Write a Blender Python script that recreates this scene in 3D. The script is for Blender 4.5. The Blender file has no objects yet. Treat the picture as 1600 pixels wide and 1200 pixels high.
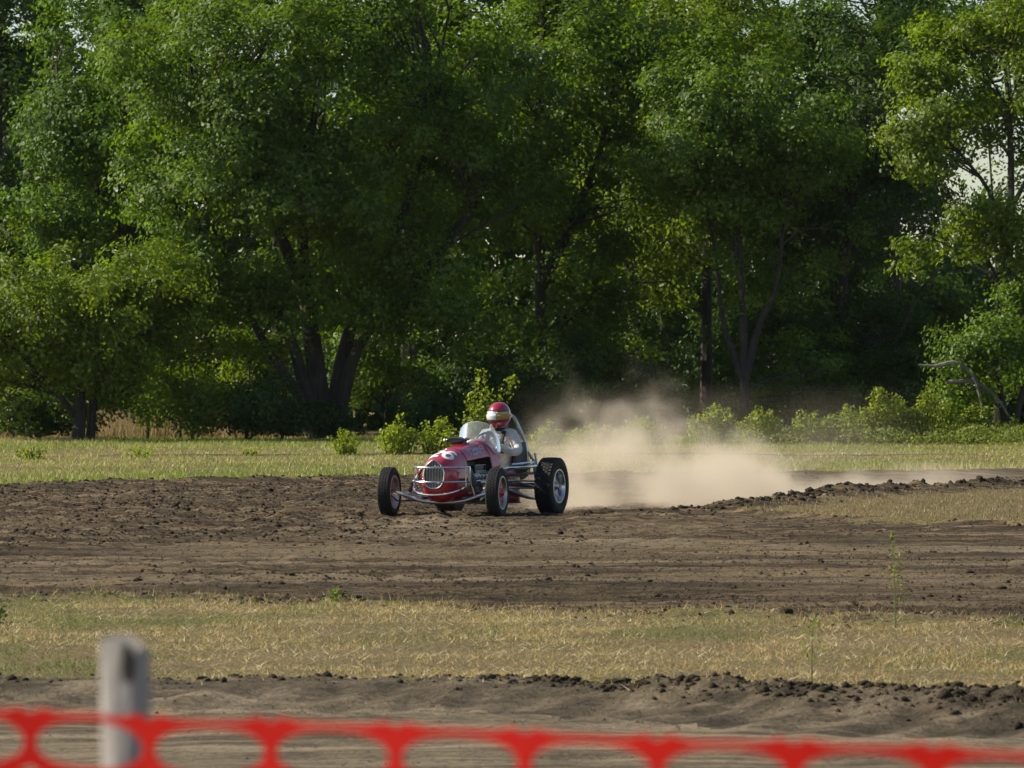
import bpy, bmesh, math, random
import numpy as np
from mathutils import Vector, Matrix

random.seed(7)
RNG = np.random.default_rng(7)
SC = bpy.context.scene
COL = SC.collection
R = math.radians

# ------------------------------------------------------------------ camera
F = 8750.0            # focal length in pixels of the 1600 px wide photograph
H = 1.62              # height of the camera above the ground
CAR_D = 70.0
cam = bpy.data.cameras.new('camera')
cam.sensor_width = 36.0
cam.lens = F / 1600.0 * 36.0
cam.clip_start = 0.5
cam.clip_end = 6000.0
cam.dof.use_dof = True
cam.dof.focus_distance = CAR_D + 1.0
cam.dof.aperture_fstop = 14.5
camo = bpy.data.objects.new('camera', cam)
COL.objects.link(camo)
camo.location = (0, 0, H)
camo.rotation_euler = (R(90), 0, 0)
SC.camera = camo

# ------------------------------------------------------------------ light
SUN_EL = R(35)
SUN_DIR = Vector((-0.95, 0.15, 0)).normalized() * math.cos(SUN_EL) + Vector((0, 0, math.sin(SUN_EL)))
world = bpy.data.worlds.new('World')
SC.world = world
world.use_nodes = True
wn = world.node_tree
sky = wn.nodes.new('ShaderNodeTexSky')
sky.sky_type = 'NISHITA'
sky.sun_disc = False
sky.sun_elevation = SUN_EL
sky.sun_rotation = math.atan2(SUN_DIR.x, SUN_DIR.y)
sky.dust_density = 0.6
bg = wn.nodes['Background']
bg.inputs['Strength'].default_value = 0.078
wn.links.new(sky.outputs[0], bg.inputs[0])
sun = bpy.data.lights.new('sun', 'SUN')
sun.energy = 5.0
sun.angle = R(0.5)
sun.color = (1.0, 0.90, 0.74)
suno = bpy.data.objects.new('sun', sun)
COL.objects.link(suno)
suno.rotation_euler = (-SUN_DIR).to_track_quat('-Z', 'Y').to_euler()
suno.location = (-30, 15, 30)
SC.view_settings.view_transform = 'Standard'
SC.view_settings.look = 'None'
SC.view_settings.exposure = 0.72
SC.view_settings.gamma = 1.0
SC.view_settings.use_curve_mapping = False
SC.cycles.max_bounces = 8
SC.cycles.transparent_max_bounces = 16
SC.cycles.volume_step_rate = 1.0
SC.cycles.volume_bounces = 1


def wx(u, d): return (u - 800.0) / F * d
def wz(v, d): return H - (v - 600.0) / F * d


# ------------------------------------------------------------------ helpers
def tag(o, label=None, cat=None, group=None, kind=None):
    if label: o['label'] = label
    if cat: o['category'] = cat
    if group: o['group'] = group
    if kind: o['kind'] = kind
    return o


def link(name, me, mat=None, parent=None, smooth=False):
    o = bpy.data.objects.new(name, me)
    COL.objects.link(o)
    if mat is not None:
        for m in (mat if isinstance(mat, (list, tuple)) else [mat]):
            me.materials.append(m)
    if parent is not None:
        o.parent = parent
    if smooth and len(me.polygons):
        me.polygons.foreach_set('use_smooth', np.ones(len(me.polygons), dtype=bool))
    return o


def empty(name, loc=(0, 0, 0), rz=0.0):
    o = bpy.data.objects.new(name, None)
    o.empty_display_size = 0.2
    COL.objects.link(o)
    o.location = loc
    o.rotation_euler = (0, 0, rz)
    return o


def fast_mesh(name, verts, faces, cols=None):
    """verts (n,3); faces (m,k) with equal k; cols (n,3) per vertex."""
    me = bpy.data.meshes.new(name)
    nv, (nf, k) = len(verts), faces.shape
    me.vertices.add(nv)
    me.vertices.foreach_set('co', np.ascontiguousarray(verts, dtype=np.float32).ravel())
    me.loops.add(nf * k)
    me.loops.foreach_set('vertex_index', np.ascontiguousarray(faces, dtype=np.int32).ravel())
    me.polygons.add(nf)
    me.polygons.foreach_set('loop_start', np.arange(0, nf * k, k, dtype=np.int32))
    if cols is not None:
        a = me.color_attributes.new('tint', 'FLOAT_COLOR', 'POINT')
        c = np.ones((nv, 4), dtype=np.float32)
        c[:, :3] = cols
        a.data.foreach_set('color', c.ravel())
    me.update(calc_edges=True)
    return me


class MB:
    """collects shapes, links them as ONE mesh object."""
    def __init__(s): s.v = []; s.f = []

    def add(s, v, f):
        n = len(s.v)
        s.v += [tuple(p) for p in v]
        s.f += [tuple(i + n for i in q) for q in f]
        return s

    def box(s, c, size, rot=None, taper=1.0):
        x, y, z = size[0] / 2, size[1] / 2, size[2] / 2
        P = []
        for sz in (-1, 1):
            t = 1.0 if sz < 0 else taper
            for sx, sy in ((-1, -1), (1, -1), (1, 1), (-1, 1)):
                p = Vector((sx * x * t, sy * y * t, sz * z))
                if rot is not None: p = rot @ p
                P.append(p + Vector(c))
        return s.add(P, [(3, 2, 1, 0), (4, 5, 6, 7), (0, 1, 5, 4), (1, 2, 6, 5), (2, 3, 7, 6), (3, 0, 4, 7)])

    def tube(s, pts, rad, n=8, closed=False):
        pts = [Vector(p) for p in pts]
        m = len(pts)
        rad = rad if isinstance(rad, (list, tuple, np.ndarray)) else [rad] * m
        V = []; Fc = []
        ref = None
        for i in range(m):
            if closed: t = pts[(i + 1) % m] - pts[i - 1]
            else: t = pts[min(i + 1, m - 1)] - pts[max(i - 1, 0)]
            if t.length < 1e-9: t = Vector((0, 0, 1))
            t.normalize()
            if ref is None:
                ref = Vector((0, 0, 1)) if abs(t.z) < 0.9 else Vector((1, 0, 0))
            a = ref - t * ref.dot(t)
            if a.length < 1e-6: a = t.orthogonal()
            a.normalize(); ref = a
            b = t.cross(a)
            for k in range(n):
                th = 2 * math.pi * k / n
                V.append(pts[i] + (a * math.cos(th) + b * math.sin(th)) * rad[i])
        for i in range(m if closed else m - 1):
            for k in range(n):
                j = (i + 1) % m
                Fc.append((i * n + k, i * n + (k + 1) % n, j * n + (k + 1) % n, j * n + k))
        if not closed:
            Fc.append(tuple(range(n - 1, -1, -1)))
            Fc.append(tuple((m - 1) * n + k for k in range(n)))
        return s.add(V, Fc)

    def lathe_x(s, prof, n=48, closed=False):
        """profile (x, r) turned about the X axis."""
        V = []; Fc = []
        m = len(prof)
        for (x, r) in prof:
            for k in range(n):
                th = 2 * math.pi * k / n
                V.append((x, r * math.cos(th), r * math.sin(th)))
        for i in range(m if closed else m - 1):
            j = (i + 1) % m
            for k in range(n):
                Fc.append((i * n + k, i * n + (k + 1) % n, j * n + (k + 1) % n, j * n + k))
        return s.add(V, Fc)

    def grid(s, P):
        """P[i][j] points of an open sheet."""
        m, n = len(P), len(P[0])
        V = [p for row in P for p in row]
        Fc = [(i * n + j, i * n + j + 1, (i + 1) * n + j + 1, (i + 1) * n + j) for i in range(m - 1) for j in range(n - 1)]
        return s.add(V, Fc)

    def build(s, name, mat, parent=None, smooth=True, bevel=0.0, solid=0.0, subsurf=0, angle=40):
        me = bpy.data.meshes.new(name)
        me.from_pydata([tuple(v) for v in s.v], [], s.f)
        me.update()
        bm = bmesh.new(); bm.from_mesh(me)
        bmesh.ops.recalc_face_normals(bm, faces=bm.faces)
        if smooth:
            for f in bm.faces: f.smooth = True
            for e in bm.edges:
                if len(e.link_faces) == 2 and e.calc_face_angle(0) > R(angle): e.smooth = False
        bm.to_mesh(me); bm.free()
        o = link(name, me, mat, parent)
        if solid:
            md = o.modifiers.new('solid', 'SOLIDIFY'); md.thickness = solid; md.offset = -1
        if bevel:
            md = o.modifiers.new('bevel', 'BEVEL'); md.width = bevel; md.segments = 2
        if subsurf:
            md = o.modifiers.new('sub', 'SUBSURF'); md.levels = subsurf; md.render_levels = subsurf
        return o


def spline(ctrl, n):
    """Catmull-Rom through the control points (any dimension)."""
    c = [np.array(p, dtype=float) for p in ctrl]
    c = [2 * c[0] - c[1]] + c + [2 * c[-1] - c[-2]]
    out = []
    segs = len(c) - 3
    for i in range(n):
        t = i / (n - 1) * segs
        k = min(int(t), segs - 1); t -= k
        p0, p1, p2, p3 = c[k:k + 4]
        out.append(0.5 * ((2 * p1) + (-p0 + p2) * t + (2 * p0 - 5 * p1 + 4 * p2 - p3) * t * t + (-p0 + 3 * p1 - 3 * p2 + p3) * t ** 3))
    return out


# ------------------------------------------------------------------ noise
def _h(ix, iy, seed):
    h = (ix.astype(np.int64) * 374761393 + iy.astype(np.int64) * 668265263 + seed * 974711) & 0xFFFFFFFF
    h = ((h ^ (h >> 13)) * 1274126177) & 0xFFFFFFFF
    h = h ^ (h >> 16)
    return (h & 0xFFFF) / 32767.5 - 1.0


def vn(x, y, seed=0):
    xi = np.floor(x); yi = np.floor(y)
    fx = x - xi; fy = y - yi
    fx = fx * fx * (3 - 2 * fx); fy = fy * fy * (3 - 2 * fy)
    a = _h(xi, yi, seed); b = _h(xi + 1, yi, seed); c = _h(xi, yi + 1, seed); d = _h(xi + 1, yi + 1, seed)
    return (a * (1 - fx) + b * fx) * (1 - fy) + (c * (1 - fx) + d * fx) * fy


def fbm(x, y, seed=0, o=3):
    r = 0; a = 1.0; t = 0
    for k in range(o):
        r = r + a * vn(x * 2 ** k + 17.3 * k, y * 2 ** k - 9.1 * k, seed + k); t += a; a *= 0.5
    return r / t


def sstep(a, b, x):
    t = np.clip((x - a) / (b - a), 0, 1)
    return t * t * (3 - 2 * t)


def poly_dist(x, y, P):
    best = np.full(x.shape, 1e9)
    for (x0, y0), (x1, y1) in zip(P[:-1], P[1:]):
        dx, dy = x1 - x0, y1 - y0
        t = np.clip(((x - x0) * dx + (y - y0) * dy) / (dx * dx + dy * dy), 0, 1)
        best = np.minimum(best, np.hypot(x - x0 - t * dx, y - y0 - t * dy))
    return best


def inside(x, y, P):
    r = np.zeros(x.shape, dtype=bool)
    n = len(P)
    for i in range(n):
        x0, y0 = P[i]; x1, y1 = P[(i + 1) % n]
        if y0 == y1: continue
        c = ((y0 > y) != (y1 > y)) & (x < (x1 - x0) * (y - y0) / (y1 - y0) + x0)
        r ^= c
    return r


# ------------------------------------------------------------------ terrain functions
BERM = [(0.9, 69.3), (2.0, 71.2), (3.1, 74.2), (4.4, 78.6), (6.0, 83.0), (7.8, 86.0), (14, 93), (30, 103)]
ISLAND = [(2.9, 72.0), (3.35, 73.8), (4.7, 78.2), (6.3, 82.5), (8.0, 85.3), (14, 92.2), (30, 102), (30, 50), (14, 58), (8, 63.3), (6.0, 65.6), (5.0, 67.0), (3.9, 69.4)]
FARB = [(-40, 123), (-12, 124.5), (-4, 128), (3, 126), (12, 124), (40, 122)]


def near_edge(x): return 40.2 - 0.62 * np.clip(x, -9, 9) + 0.9 * vn(x * 0.9, x * 0 + 3.3, 5) + 0.8 * vn(x * 3.1, x * 0 + 1.3, 6) + 0.4 * vn(x * 7.1, x * 0 + 2.3, 11)
def far_edge(x):
    xx = np.clip(x, -60, 60)
    return np.where(xx < -2.5, 97.0 + (xx + 2.5) * 1.15, 97.0 + (xx + 2.5) * 0.62) + 0.8 * vn(xx * 0.6, xx * 0 + 8.1, 7) + 0.35 * vn(xx * 3.0, xx * 0 + 2.1, 8)
def road_edge(x): return 29.9 - 0.42 * np.clip(x, -9, 9) + 0.45 * vn(x * 0.8, x * 0 + 5.7, 9) + 0.22 * vn(x * 3.5, x * 0 + 0.7, 10)


def masks(x, y):
    isl = inside(x + 0.25 * vn(x * 1.7, y * 1.1, 31), y + 0.9 * vn(x * 1.3, y * 0.8, 32), ISLAND)
    ragged = 0.5 * vn(x * 5, y * 3.0, 33)
    trk = (y > near_edge(x) + ragged) & (y < far_edge(x) + ragged * 1.6) & ~isl
    road = y < road_edge(x) + ragged * 0.5
    bank = (poly_dist(x, y, BERM) < 0.75 + 0.5 * ragged) & (x > 0.9)
    return trk | bank, road & (y > 18.0), isl


def ridge_mask(x, y):
    w = 0.10 + 0.26 * sstep(-2.0, 2.4, x)
    return (y > road_edge(x) - .5 - w * 3.2 + .5 * vn(x * 1.3, y * 1.1, 86) + .18 * vn(x * 6, y * 4, 87)) & (y < road_edge(x) + w * .4 + .12 * vn(x * 7, y * 5, 88)) & (np.abs(x) < 12)


def height(x, y, fine=1.0):
    """ground height; fine scales the small relief (0 outside the finely meshed zone)."""
    ne, fe, re = near_edge(x), far_edge(x), road_edge(x)
    z = 0.03 * fbm(x * 0.12, y * 0.08, 50, 2)
    isl = inside(x, y, ISLAND)
    t_in = sstep(0, 1.5, y - ne) * sstep(0, 2.0, fe - y) * np.where(isl, 0.0, 1.0)
    z = z - 0.05 * t_in
    # clods of the churned soil
    c1 = fbm(x * 4.5, y * 3.2, 60, 3)
    c2 = vn(x * 11, y * 7.0, 64)
    c3 = vn(x * 7.3, y * 5.1, 65)
    clod = np.maximum(c1, -0.15) * 0.062 + np.maximum(c2, -0.2) * 0.022 + np.maximum(c3, 0) * 0.02
    patch = sstep(-0.35, 0.5, fbm(x * 0.35, y * 0.16, 66, 2))
    left = sstep(2.5, -2.0, x) * sstep(52, 60, y)
    z = z + fine * t_in * clod * (0.30 + 0.42 * patch + 0.42 * left)
    # wheel ruts and harrow lines running along the near straight
    rut = vn(x * 0.10, y * 1.5, 70) * 0.35 + vn(x * 0.13 + 4, y * 3.2, 71) * 0.45 + vn(x * 0.4 + 1, y * 6.0, 73) * 0.35
    z = z + fine * t_in * sstep(66, 56, y) * rut * 0.062
    # lines of the line the cars take past the corner
    arc = np.hypot(x - 9.0, (y - 76) * 0.55)
    z = z + fine * t_in * sstep(56, 64, y) * vn(arc * 3.0, np.arctan2(y - 76, x - 9) * 1.3, 72) * 0.02
    # bank of thrown soil round the infield
    b = poly_dist(x, y * 1.0, BERM)
    lump = 0.65 + 0.55 * vn(x * 2.1, y * 1.6, 80) + 0.35 * vn(x * 6, y * 4, 81)
    grow = sstep(1.0, 4.5, x)
    z = z + (0.03 + 0.17 * grow) * np.exp(-(b / 0.6) ** 2) * (0.8 + 0.55 * fine * (lump - 0.65))
    # outer edge bank against the field
    e = np.abs(y - (fe - 0.9))
    z = z + np.exp(-(e / 0.8) ** 2) * 0.07 * (0.9 + fine * 0.8 * (lump - 0.65)) * sstep(60, 30, np.abs(x))
    # broken sods along the near edge of the track
    e = np.abs(y - (ne + 0.5))
    z = z + fine * np.exp(-(e / (0.8 + .6 * sstep(-1, 2.5, x))) ** 2) * 0.085 * np.maximum(0.2 + fbm(x * 2.4, y * 2.0, 83, 2), 0) * (0.6 + 0.4 * sstep(-1, 2, x))
    # ridge along the near road, higher to the right
    e = y - (re - 0.15)
    z = z + np.exp(-(e / 0.45) ** 2) * (0.03 + 0.10 * sstep(-1.5, 2.6, x)) * (0.8 + fine * 1.0 * (0.35 * vn(x * 5, y * 4, 84) + 0.3 * vn(x * 11, y * 7, 85)) * np.exp(-(e / .3) ** 2)) * sstep(12, 6, np.abs(x))
    z = z - 0.07 * sstep(0.3, -1.6, y - re) * sstep(12, 18, y)
    rr = vn(x * 0.25 + y * 0.3, y * 2.2, 90)
    z = z + fine * sstep(-0.4, -1.5, y - re) * 0.014 * rr
    # tyre marks pressed slantwise into the bank beside the near road
    s = np.abs(e + 0.9)
    z = z + fine * np.exp(-(s / 0.9) ** 2) * 0.012 * np.sin((x * 1.2 - y * 0.5) * 14 + 3 * vn(x, y, 91))
    # furrow bank in the far field
    b = poly_dist(x, y, FARB)
    z = z + np.exp(-(b / 0.9) ** 2) * 0.07 * (0.5 + 0.5 * vn(x * 0.9, y * 0.7, 92))
    # turf
    g = 1.0 - t_in
    z = z + fine * g * 0.02 * fbm(x * 2.2, y * 1.8, 95, 2) * sstep(20, 24, y)
    return z


# ------------------------------------------------------------------ materials
def new_mat(name):
    m = bpy.data.materials.new(name); m.use_nodes = True
    nt = m.node_tree
    for n in list(nt.nodes): nt.nodes.remove(n)
    out = nt.nodes.new('ShaderNodeOutputMaterial')
    return m, nt, out


def N(nt, t, **kw):
    n = nt.nodes.new('ShaderNode' + t)
    for k, v in kw.items():
        if k in n.inputs.keys(): n.inputs[k].default_value = v
        else: setattr(n, k, v)
    return n


def mixc(nt, fac, a, b, mode='MIX'):
    n = nt.nodes.new('ShaderNodeMix'); n.data_type = 'RGBA'; n.blend_type = mode
    for s, v in ((0, fac), (6, a), (7, b)):
        if hasattr(v, 'node'): nt.links.new(v, n.inputs[s])
        elif s == 0: n.inputs[0].default_value = v
        else: n.inputs[s].default_value = (*v, 1) if len(v) == 3 else v
    return n.outputs[2]


def ramp(nt, src, stops):
    n = nt.nodes.new('ShaderNodeValToRGB')
    cr = n.color_ramp
    while len(cr.elements) < len(stops): cr.elements.new(0.5)
    for e, (p, c) in zip(cr.elements, stops):
        e.position = p
        e.color = (c, c, c, 1) if not isinstance(c, tuple) else (*c, 1)
    nt.links.new(src, n.inputs[0])
    return n.outputs[0]


def noise(nt, vec, scale, detail=4.0, rough=0.55):
    n = N(nt, 'TexNoise'); n.inputs['Scale'].default_value = scale
    n.inputs['Detail'].default_value = detail; n.inputs['Roughness'].default_value = rough
    nt.links.new(vec, n.inputs['Vector'])
    return n.outputs[0]


def mapping(nt, vec, scale):
    n = N(nt, 'Mapping'); n.inputs['Scale'].default_value = scale
    nt.links.new(vec, n.inputs['Vector'])
    return n.outputs[0]


def pbsdf(nt, out, **kw):
    p = nt.nodes.new('ShaderNodeBsdfPrincipled')
    for k, v in kw.items():
        k = k.replace('_', ' ')
        if hasattr(v, 'node'): nt.links.new(v, p.inputs[k])
        else: p.inputs[k].default_value = (*v, 1) if isinstance(v, tuple) and len(v) == 3 else v
    nt.links.new(p.outputs[0], out.inputs[0])
    return p


def bump(nt, src, p, strength=0.4, dist=0.02):
    b = N(nt, 'Bump'); b.inputs['Strength'].default_value = strength; b.inputs['Distance'].default_value = dist
    nt.links.new(src, b.inputs['Height']); nt.links.new(b.outputs[0], p.inputs['Normal'])


def math_n(nt, op, a, b=None, clamp=False):
    n = nt.nodes.new('ShaderNodeMath'); n.operation = op; n.use_clamp = clamp
    for i, v in enumerate((a, b)):
        if v is None: continue
        if hasattr(v, 'node'): nt.links.new(v, n.inputs[i])
        else: n.inputs[i].default_value = v
    return n.outputs[0]


def soil_mat(name, dark, mid, pale, streak=(0.25, 2.2, 1.0), palest=0.62, worn=False):
    m, nt, out = new_mat(name)
    geo = N(nt, 'NewGeometry').outputs['Position']
    a = noise(nt, geo, 3.0, 6, 0.65)
    b = noise(nt, mapping(nt, geo, streak), 1.0, 5, 0.6)
    c = noise(nt, geo, 24.0, 4, 0.6)
    b2 = noise(nt, mapping(nt, geo, (streak[0] * 2.2, streak[1] * 3.0, 1.0)), 1.0, 5, 0.65)
    d = noise(nt, mapping(nt, geo, (0.25, 0.12, 1.0)), 1.0, 3, 0.5)
    col = mixc(nt, ramp(nt, a, [(0.36, 0.0), (0.62, 1.0)]), dark, mid)
    col = mixc(nt, ramp(nt, b, [(palest - 0.1, 0.0), (palest + 0.1, 1.0)]), col, pale)
    col = mixc(nt, ramp(nt, d, [(0.45, 0.0), (0.75, 0.55)]), col, pale)
    col = mixc(nt, ramp(nt, c, [(0.35, 0.45), (0.6, 0.0)]), col, dark)
    col = mixc(nt, ramp(nt, b2, [(0.53, 0.0), (0.66, 0.75)]), col, pale)
    col = mixc(nt, ramp(nt, b2, [(0.36, 0.8), (0.46, 0.0)]), col, dark)
    if worn:
        at = N(nt, 'Attribute'); at.attribute_name = 'tint'
        wf = math_n(nt, 'MULTIPLY', at.outputs['Fac'], ramp(nt, b2, [(0.3, 0.25), (0.6, 1.0)]))
        col = mixc(nt, wf, col, (0.25, 0.20, 0.125))
    p = pbsdf(nt, out, Base_Color=col, Roughness=0.95)
    p.inputs['Specular IOR Level'].default_value = 0.15
    c2 = noise(nt, mapping(nt, geo, (9, 14, 9)), 1.0, 6, 0.7)
    bump(nt, c2, p, 1.0, 0.09)
    return m


M = {}
M['track'] = soil_mat('track_soil', (0.029, 0.020, 0.011), (0.086, 0.062, 0.034), (0.25, 0.187, 0.104), (0.12, 1.7, 1.0), 0.58, True)
M['road'] = soil_mat('road_soil', (0.075, 0.058, 0.036), (0.18, 0.143, 0.09), (0.34, 0.272, 0.175), (0.3, 1.6, 1.0), 0.55)
M['bank'] = soil_mat('bank_soil', (0.048, 0.038, 0.024), (0.125, 0.099, 0.062), (0.25, 0.20, 0.13), (1, 1, 1), 0.6)
M['clod'] = soil_mat('clod_soil', (0.024, 0.018, 0.011), (0.064, 0.050, 0.031), (0.14, 0.11, 0.07), (1, 1, 1), 0.62)


def turf_mat():
    m, nt, out = new_mat('turf')
    geo = N(nt, 'NewGeometry').outputs['Position']
    a = noise(nt, geo, 0.35, 4, 0.6)
    b = noise(nt, geo, 5.0, 5, 0.65)
    c = noise(nt, geo, 30.0, 3, 0.6)
    col = mixc(nt, ramp(nt, a, [(0.4, 0.0), (0.62, 1.0)]), (0.27, 0.205, 0.105), (0.18, 0.165, 0.06))
    col = mixc(nt, ramp(nt, b, [(0.5, 0.0), (0.75, 0.6)]), col, (0.27, 0.21, 0.10))
    col = mixc(nt, ramp(nt, c, [(0.38, 0.85), (0.58, 0.15)]), col, (0.06, 0.048, 0.026))
    p = pbsdf(nt, out, Base_Color=col, Roughness=1.0)
    p.inputs['Specular IOR Level'].default_value = 0.1
    c2 = noise(nt, mapping(nt, geo, (14, 14, 14)), 1.0, 6, 0.7)
    bump(nt, c2, p, 1.0, 0.06)
    return m


M['turf'] = turf_mat()


def leaf_mat(name, trans=0.46, gloss=0.016, rough=0.5, tint=(1.35, 1.42, 0.42)):
    m, nt, out = new_mat(name)
    at = N(nt, 'Attribute'); at.attribute_name = 'tint'
    col = at.outputs['Color']
    d = N(nt, 'BsdfDiffuse'); nt.links.new(col, d.inputs[0])
    t = N(nt, 'BsdfTranslucent')
    nt.links.new(mixc(nt, 1.0, col, tint, 'MULTIPLY'), t.inputs[0])
    mx = N(nt, 'MixShader'); mx.inputs[0].default_value = trans
    nt.links.new(d.outputs[0], mx.inputs[1]); nt.links.new(t.outputs[0], mx.inputs[2])
    g = N(nt, 'BsdfGlossy'); g.inputs['Roughness'].default_value = rough
    g.inputs['Color'].default_value = (0.9, 0.95, 1.0, 1)
    m2 = N(nt, 'MixShader'); m2.inputs[0].default_value = gloss
    nt.links.new(mx.outputs[0], m2.inputs[1]); nt.links.new(g.outputs[0], m2.inputs[2])
    nt.links.new(m2.outputs[0], out.inputs[0])
    return m


M['leaf'] = leaf_mat('leaf')
M['grass'] = leaf_mat('grass_blade', 0.35, 0.02, 0.5, (1.15, 1.05, 0.75))


def bark_mat(name, a, b):
    m, nt, out = new_mat(name)
    tc = N(nt, 'TexCoord').outputs['Object']
    n1 = noise(nt, mapping(nt, tc, (6, 6, 1.2)), 1.5, 6, 0.65)
    n2 = noise(nt, tc, 1.2, 3, 0.5)
    col = mixc(nt, ramp(nt, n1, [(0.35, 0.0), (0.65, 1.0)]), a, b)
    col = mixc(nt, ramp(nt, n2, [(0.5, 0.0), (0.8, 0.4)]), col, (0.11, 0.11, 0.08))
    p = pbsdf(nt, out, Base_Color=col, Roughness=0.95)
    bump(nt, n1, p, 0.8, 0.03)
    return m


M['bark'] = bark_mat('bark', (0.022, 0.018, 0.014), (0.052, 0.043, 0.035))
M['mid_bark'] = bark_mat('mid_bark', (0.028, 0.024, 0.02), (0.06, 0.052, 0.043))
M['dull_bark'] = bark_mat('dull_bark', (0.10, 0.09, 0.075), (0.22, 0.20, 0.17))
M['pale_bark'] = bark_mat('pale_bark', (0.16, 0.14, 0.115), (0.33, 0.29, 0.24))
M['weathered'] = bark_mat('weathered_wood', (0.24, 0.225, 0.20), (0.42, 0.40, 0.37))


def plain(name, col, rough=0.5, metal=0.0, coat=0.0, dust=0.0, dustcol=(0.25, 0.2, 0.14), spec=0.5, scale=9.0):
    m, nt, out = new_mat(name)
    tc = N(nt, 'TexCoord').outputs['Object']
    c = col
    n1 = noise(nt, tc, scale, 5, 0.6)
    if dust:
        c = mixc(nt, ramp(nt, n1, [(0.42, 0.0), (0.75, dust)]), col, dustcol)
    p = pbsdf(nt, out, Base_Color=c, Metallic=metal)
    nt.links.new(ramp(nt, n1, [(0.3, max(rough - 0.06, 0.02)), (0.7, min(rough + 0.12, 1.0))]), p.inputs['Roughness'])
    p.inputs['Coat Weight'].default_value = coat
    p.inputs['Coat Roughness'].default_value = 0.06
    p.inputs['Specular IOR Level'].default_value = spec
    return m


M['red'] = plain('red_paint', (0.38, 0.004, 0.028), 0.34, 0.0, 0.7, 0.13)
M['dark_red'] = plain('dusty_red_paint', (0.20, 0.006, 0.018), 0.4, 0.0, 0.4, 0.22)
M['chrome'] = plain('chrome', (0.70, 0.71, 0.72), 0.2, 1.0, 0, 0.28)
M['alloy'] = plain('dull_alloy', (0.50, 0.51, 0.52), 0.36, 1.0, 0, 0.3)
M['steel'] = plain('dark_steel', (0.06, 0.063, 0.068), 0.4, 0.7, 0, 0.18)
M['rubber'] = plain('rubber', (0.016, 0.016, 0.017), 0.75, 0, 0, 0.16, (0.10, 0.085, 0.065), 0.3)
M['black'] = plain('black_paint', (0.012, 0.012, 0.014), 0.35, 0, 0.2, 0.08)
M['navy'] = plain('black_seat_cover', (0.010, 0.011, 0.018), 0.55, 0, 0, 0.06)
M['void'] = plain('dark_core', (0.012, 0.012, 0.013), 0.8)
M['white'] = plain('white_paint', (0.80, 0.80, 0.78), 0.4, 0, 0.3, 0.05)
M['grey_print'] = plain('pale_lettering', (0.42, 0.44, 0.52), 0.45, 0, 0.3, 0.05)
M['suit'] = plain('white_race_suit', (0.56, 0.54, 0.52), 0.85, 0, 0, 0.25, (0.38, 0.33, 0.27), 0.2, 7.0)
def suit_mat():
    m, nt, out = new_mat('race_suit_cloth')
    tc = N(nt, 'TexCoord').outputs['Object']
    n1 = noise(nt, tc, 5.0, 4, 0.6); n2 = noise(nt, mapping(nt, tc, (9, 9, 16)), 1.0, 3, 0.5)
    col = mixc(nt, ramp(nt, n1, [(0.4, 0.0), (0.75, 0.5)]), (0.60, 0.585, 0.56), (0.36, 0.32, 0.27))
    p = pbsdf(nt, out, Base_Color=col, Roughness=0.9)
    bump(nt, n2, p, 1.0, 0.06)
    return m


M['suit'] = suit_mat()
M['glove'] = plain('black_glove', (0.02, 0.02, 0.02), 0.7)
M['helmet'] = plain('helmet_red', (0.33, 0.006, 0.03), 0.2, 0, 1.0, 0.04)
M['silver'] = plain('silver_visor', (0.72, 0.76, 0.78), 0.28, 0.35, 0.5, 0.05)
M['gold'] = plain('amber_visor', (0.42, 0.27, 0.09), 0.3, 0.3, 0.4, 0.10)
M['net'] = plain('orange_plastic', (0.62, 0.028, 0.012), 0.42, 0, 0, 0.06, (0.6, 0.15, 0.1), 0.5, 14.0)


def net_mat():
    m, nt, out = new_mat('orange_plastic_net')
    tc = N(nt, 'TexCoord').outputs['Object']
    n1 = noise(nt, tc, 9.0, 4, 0.6)
    col = mixc(nt, ramp(nt, n1, [(0.4, 0.0), (0.8, 0.5)]), (0.58, 0.006, 0.001), (0.78, 0.032, 0.008))
    d = nt.nodes.new('ShaderNodeBsdfPrincipled'); nt.links.new(col, d.inputs['Base Color']); d.inputs['Roughness'].default_value = 0.5; d.inputs['Specular IOR Level'].default_value = 0.25
    t = N(nt, 'BsdfTranslucent'); nt.links.new(col, t.inputs[0])
    mx = N(nt, 'MixShader'); mx.inputs[0].default_value = 0.35
    nt.links.new(d.outputs[0], mx.inputs[1]); nt.links.new(t.outputs[0], mx.inputs[2])
    nt.links.new(mx.outputs[0], out.inputs[0])
    return m


M['net'] = net_mat()


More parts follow.
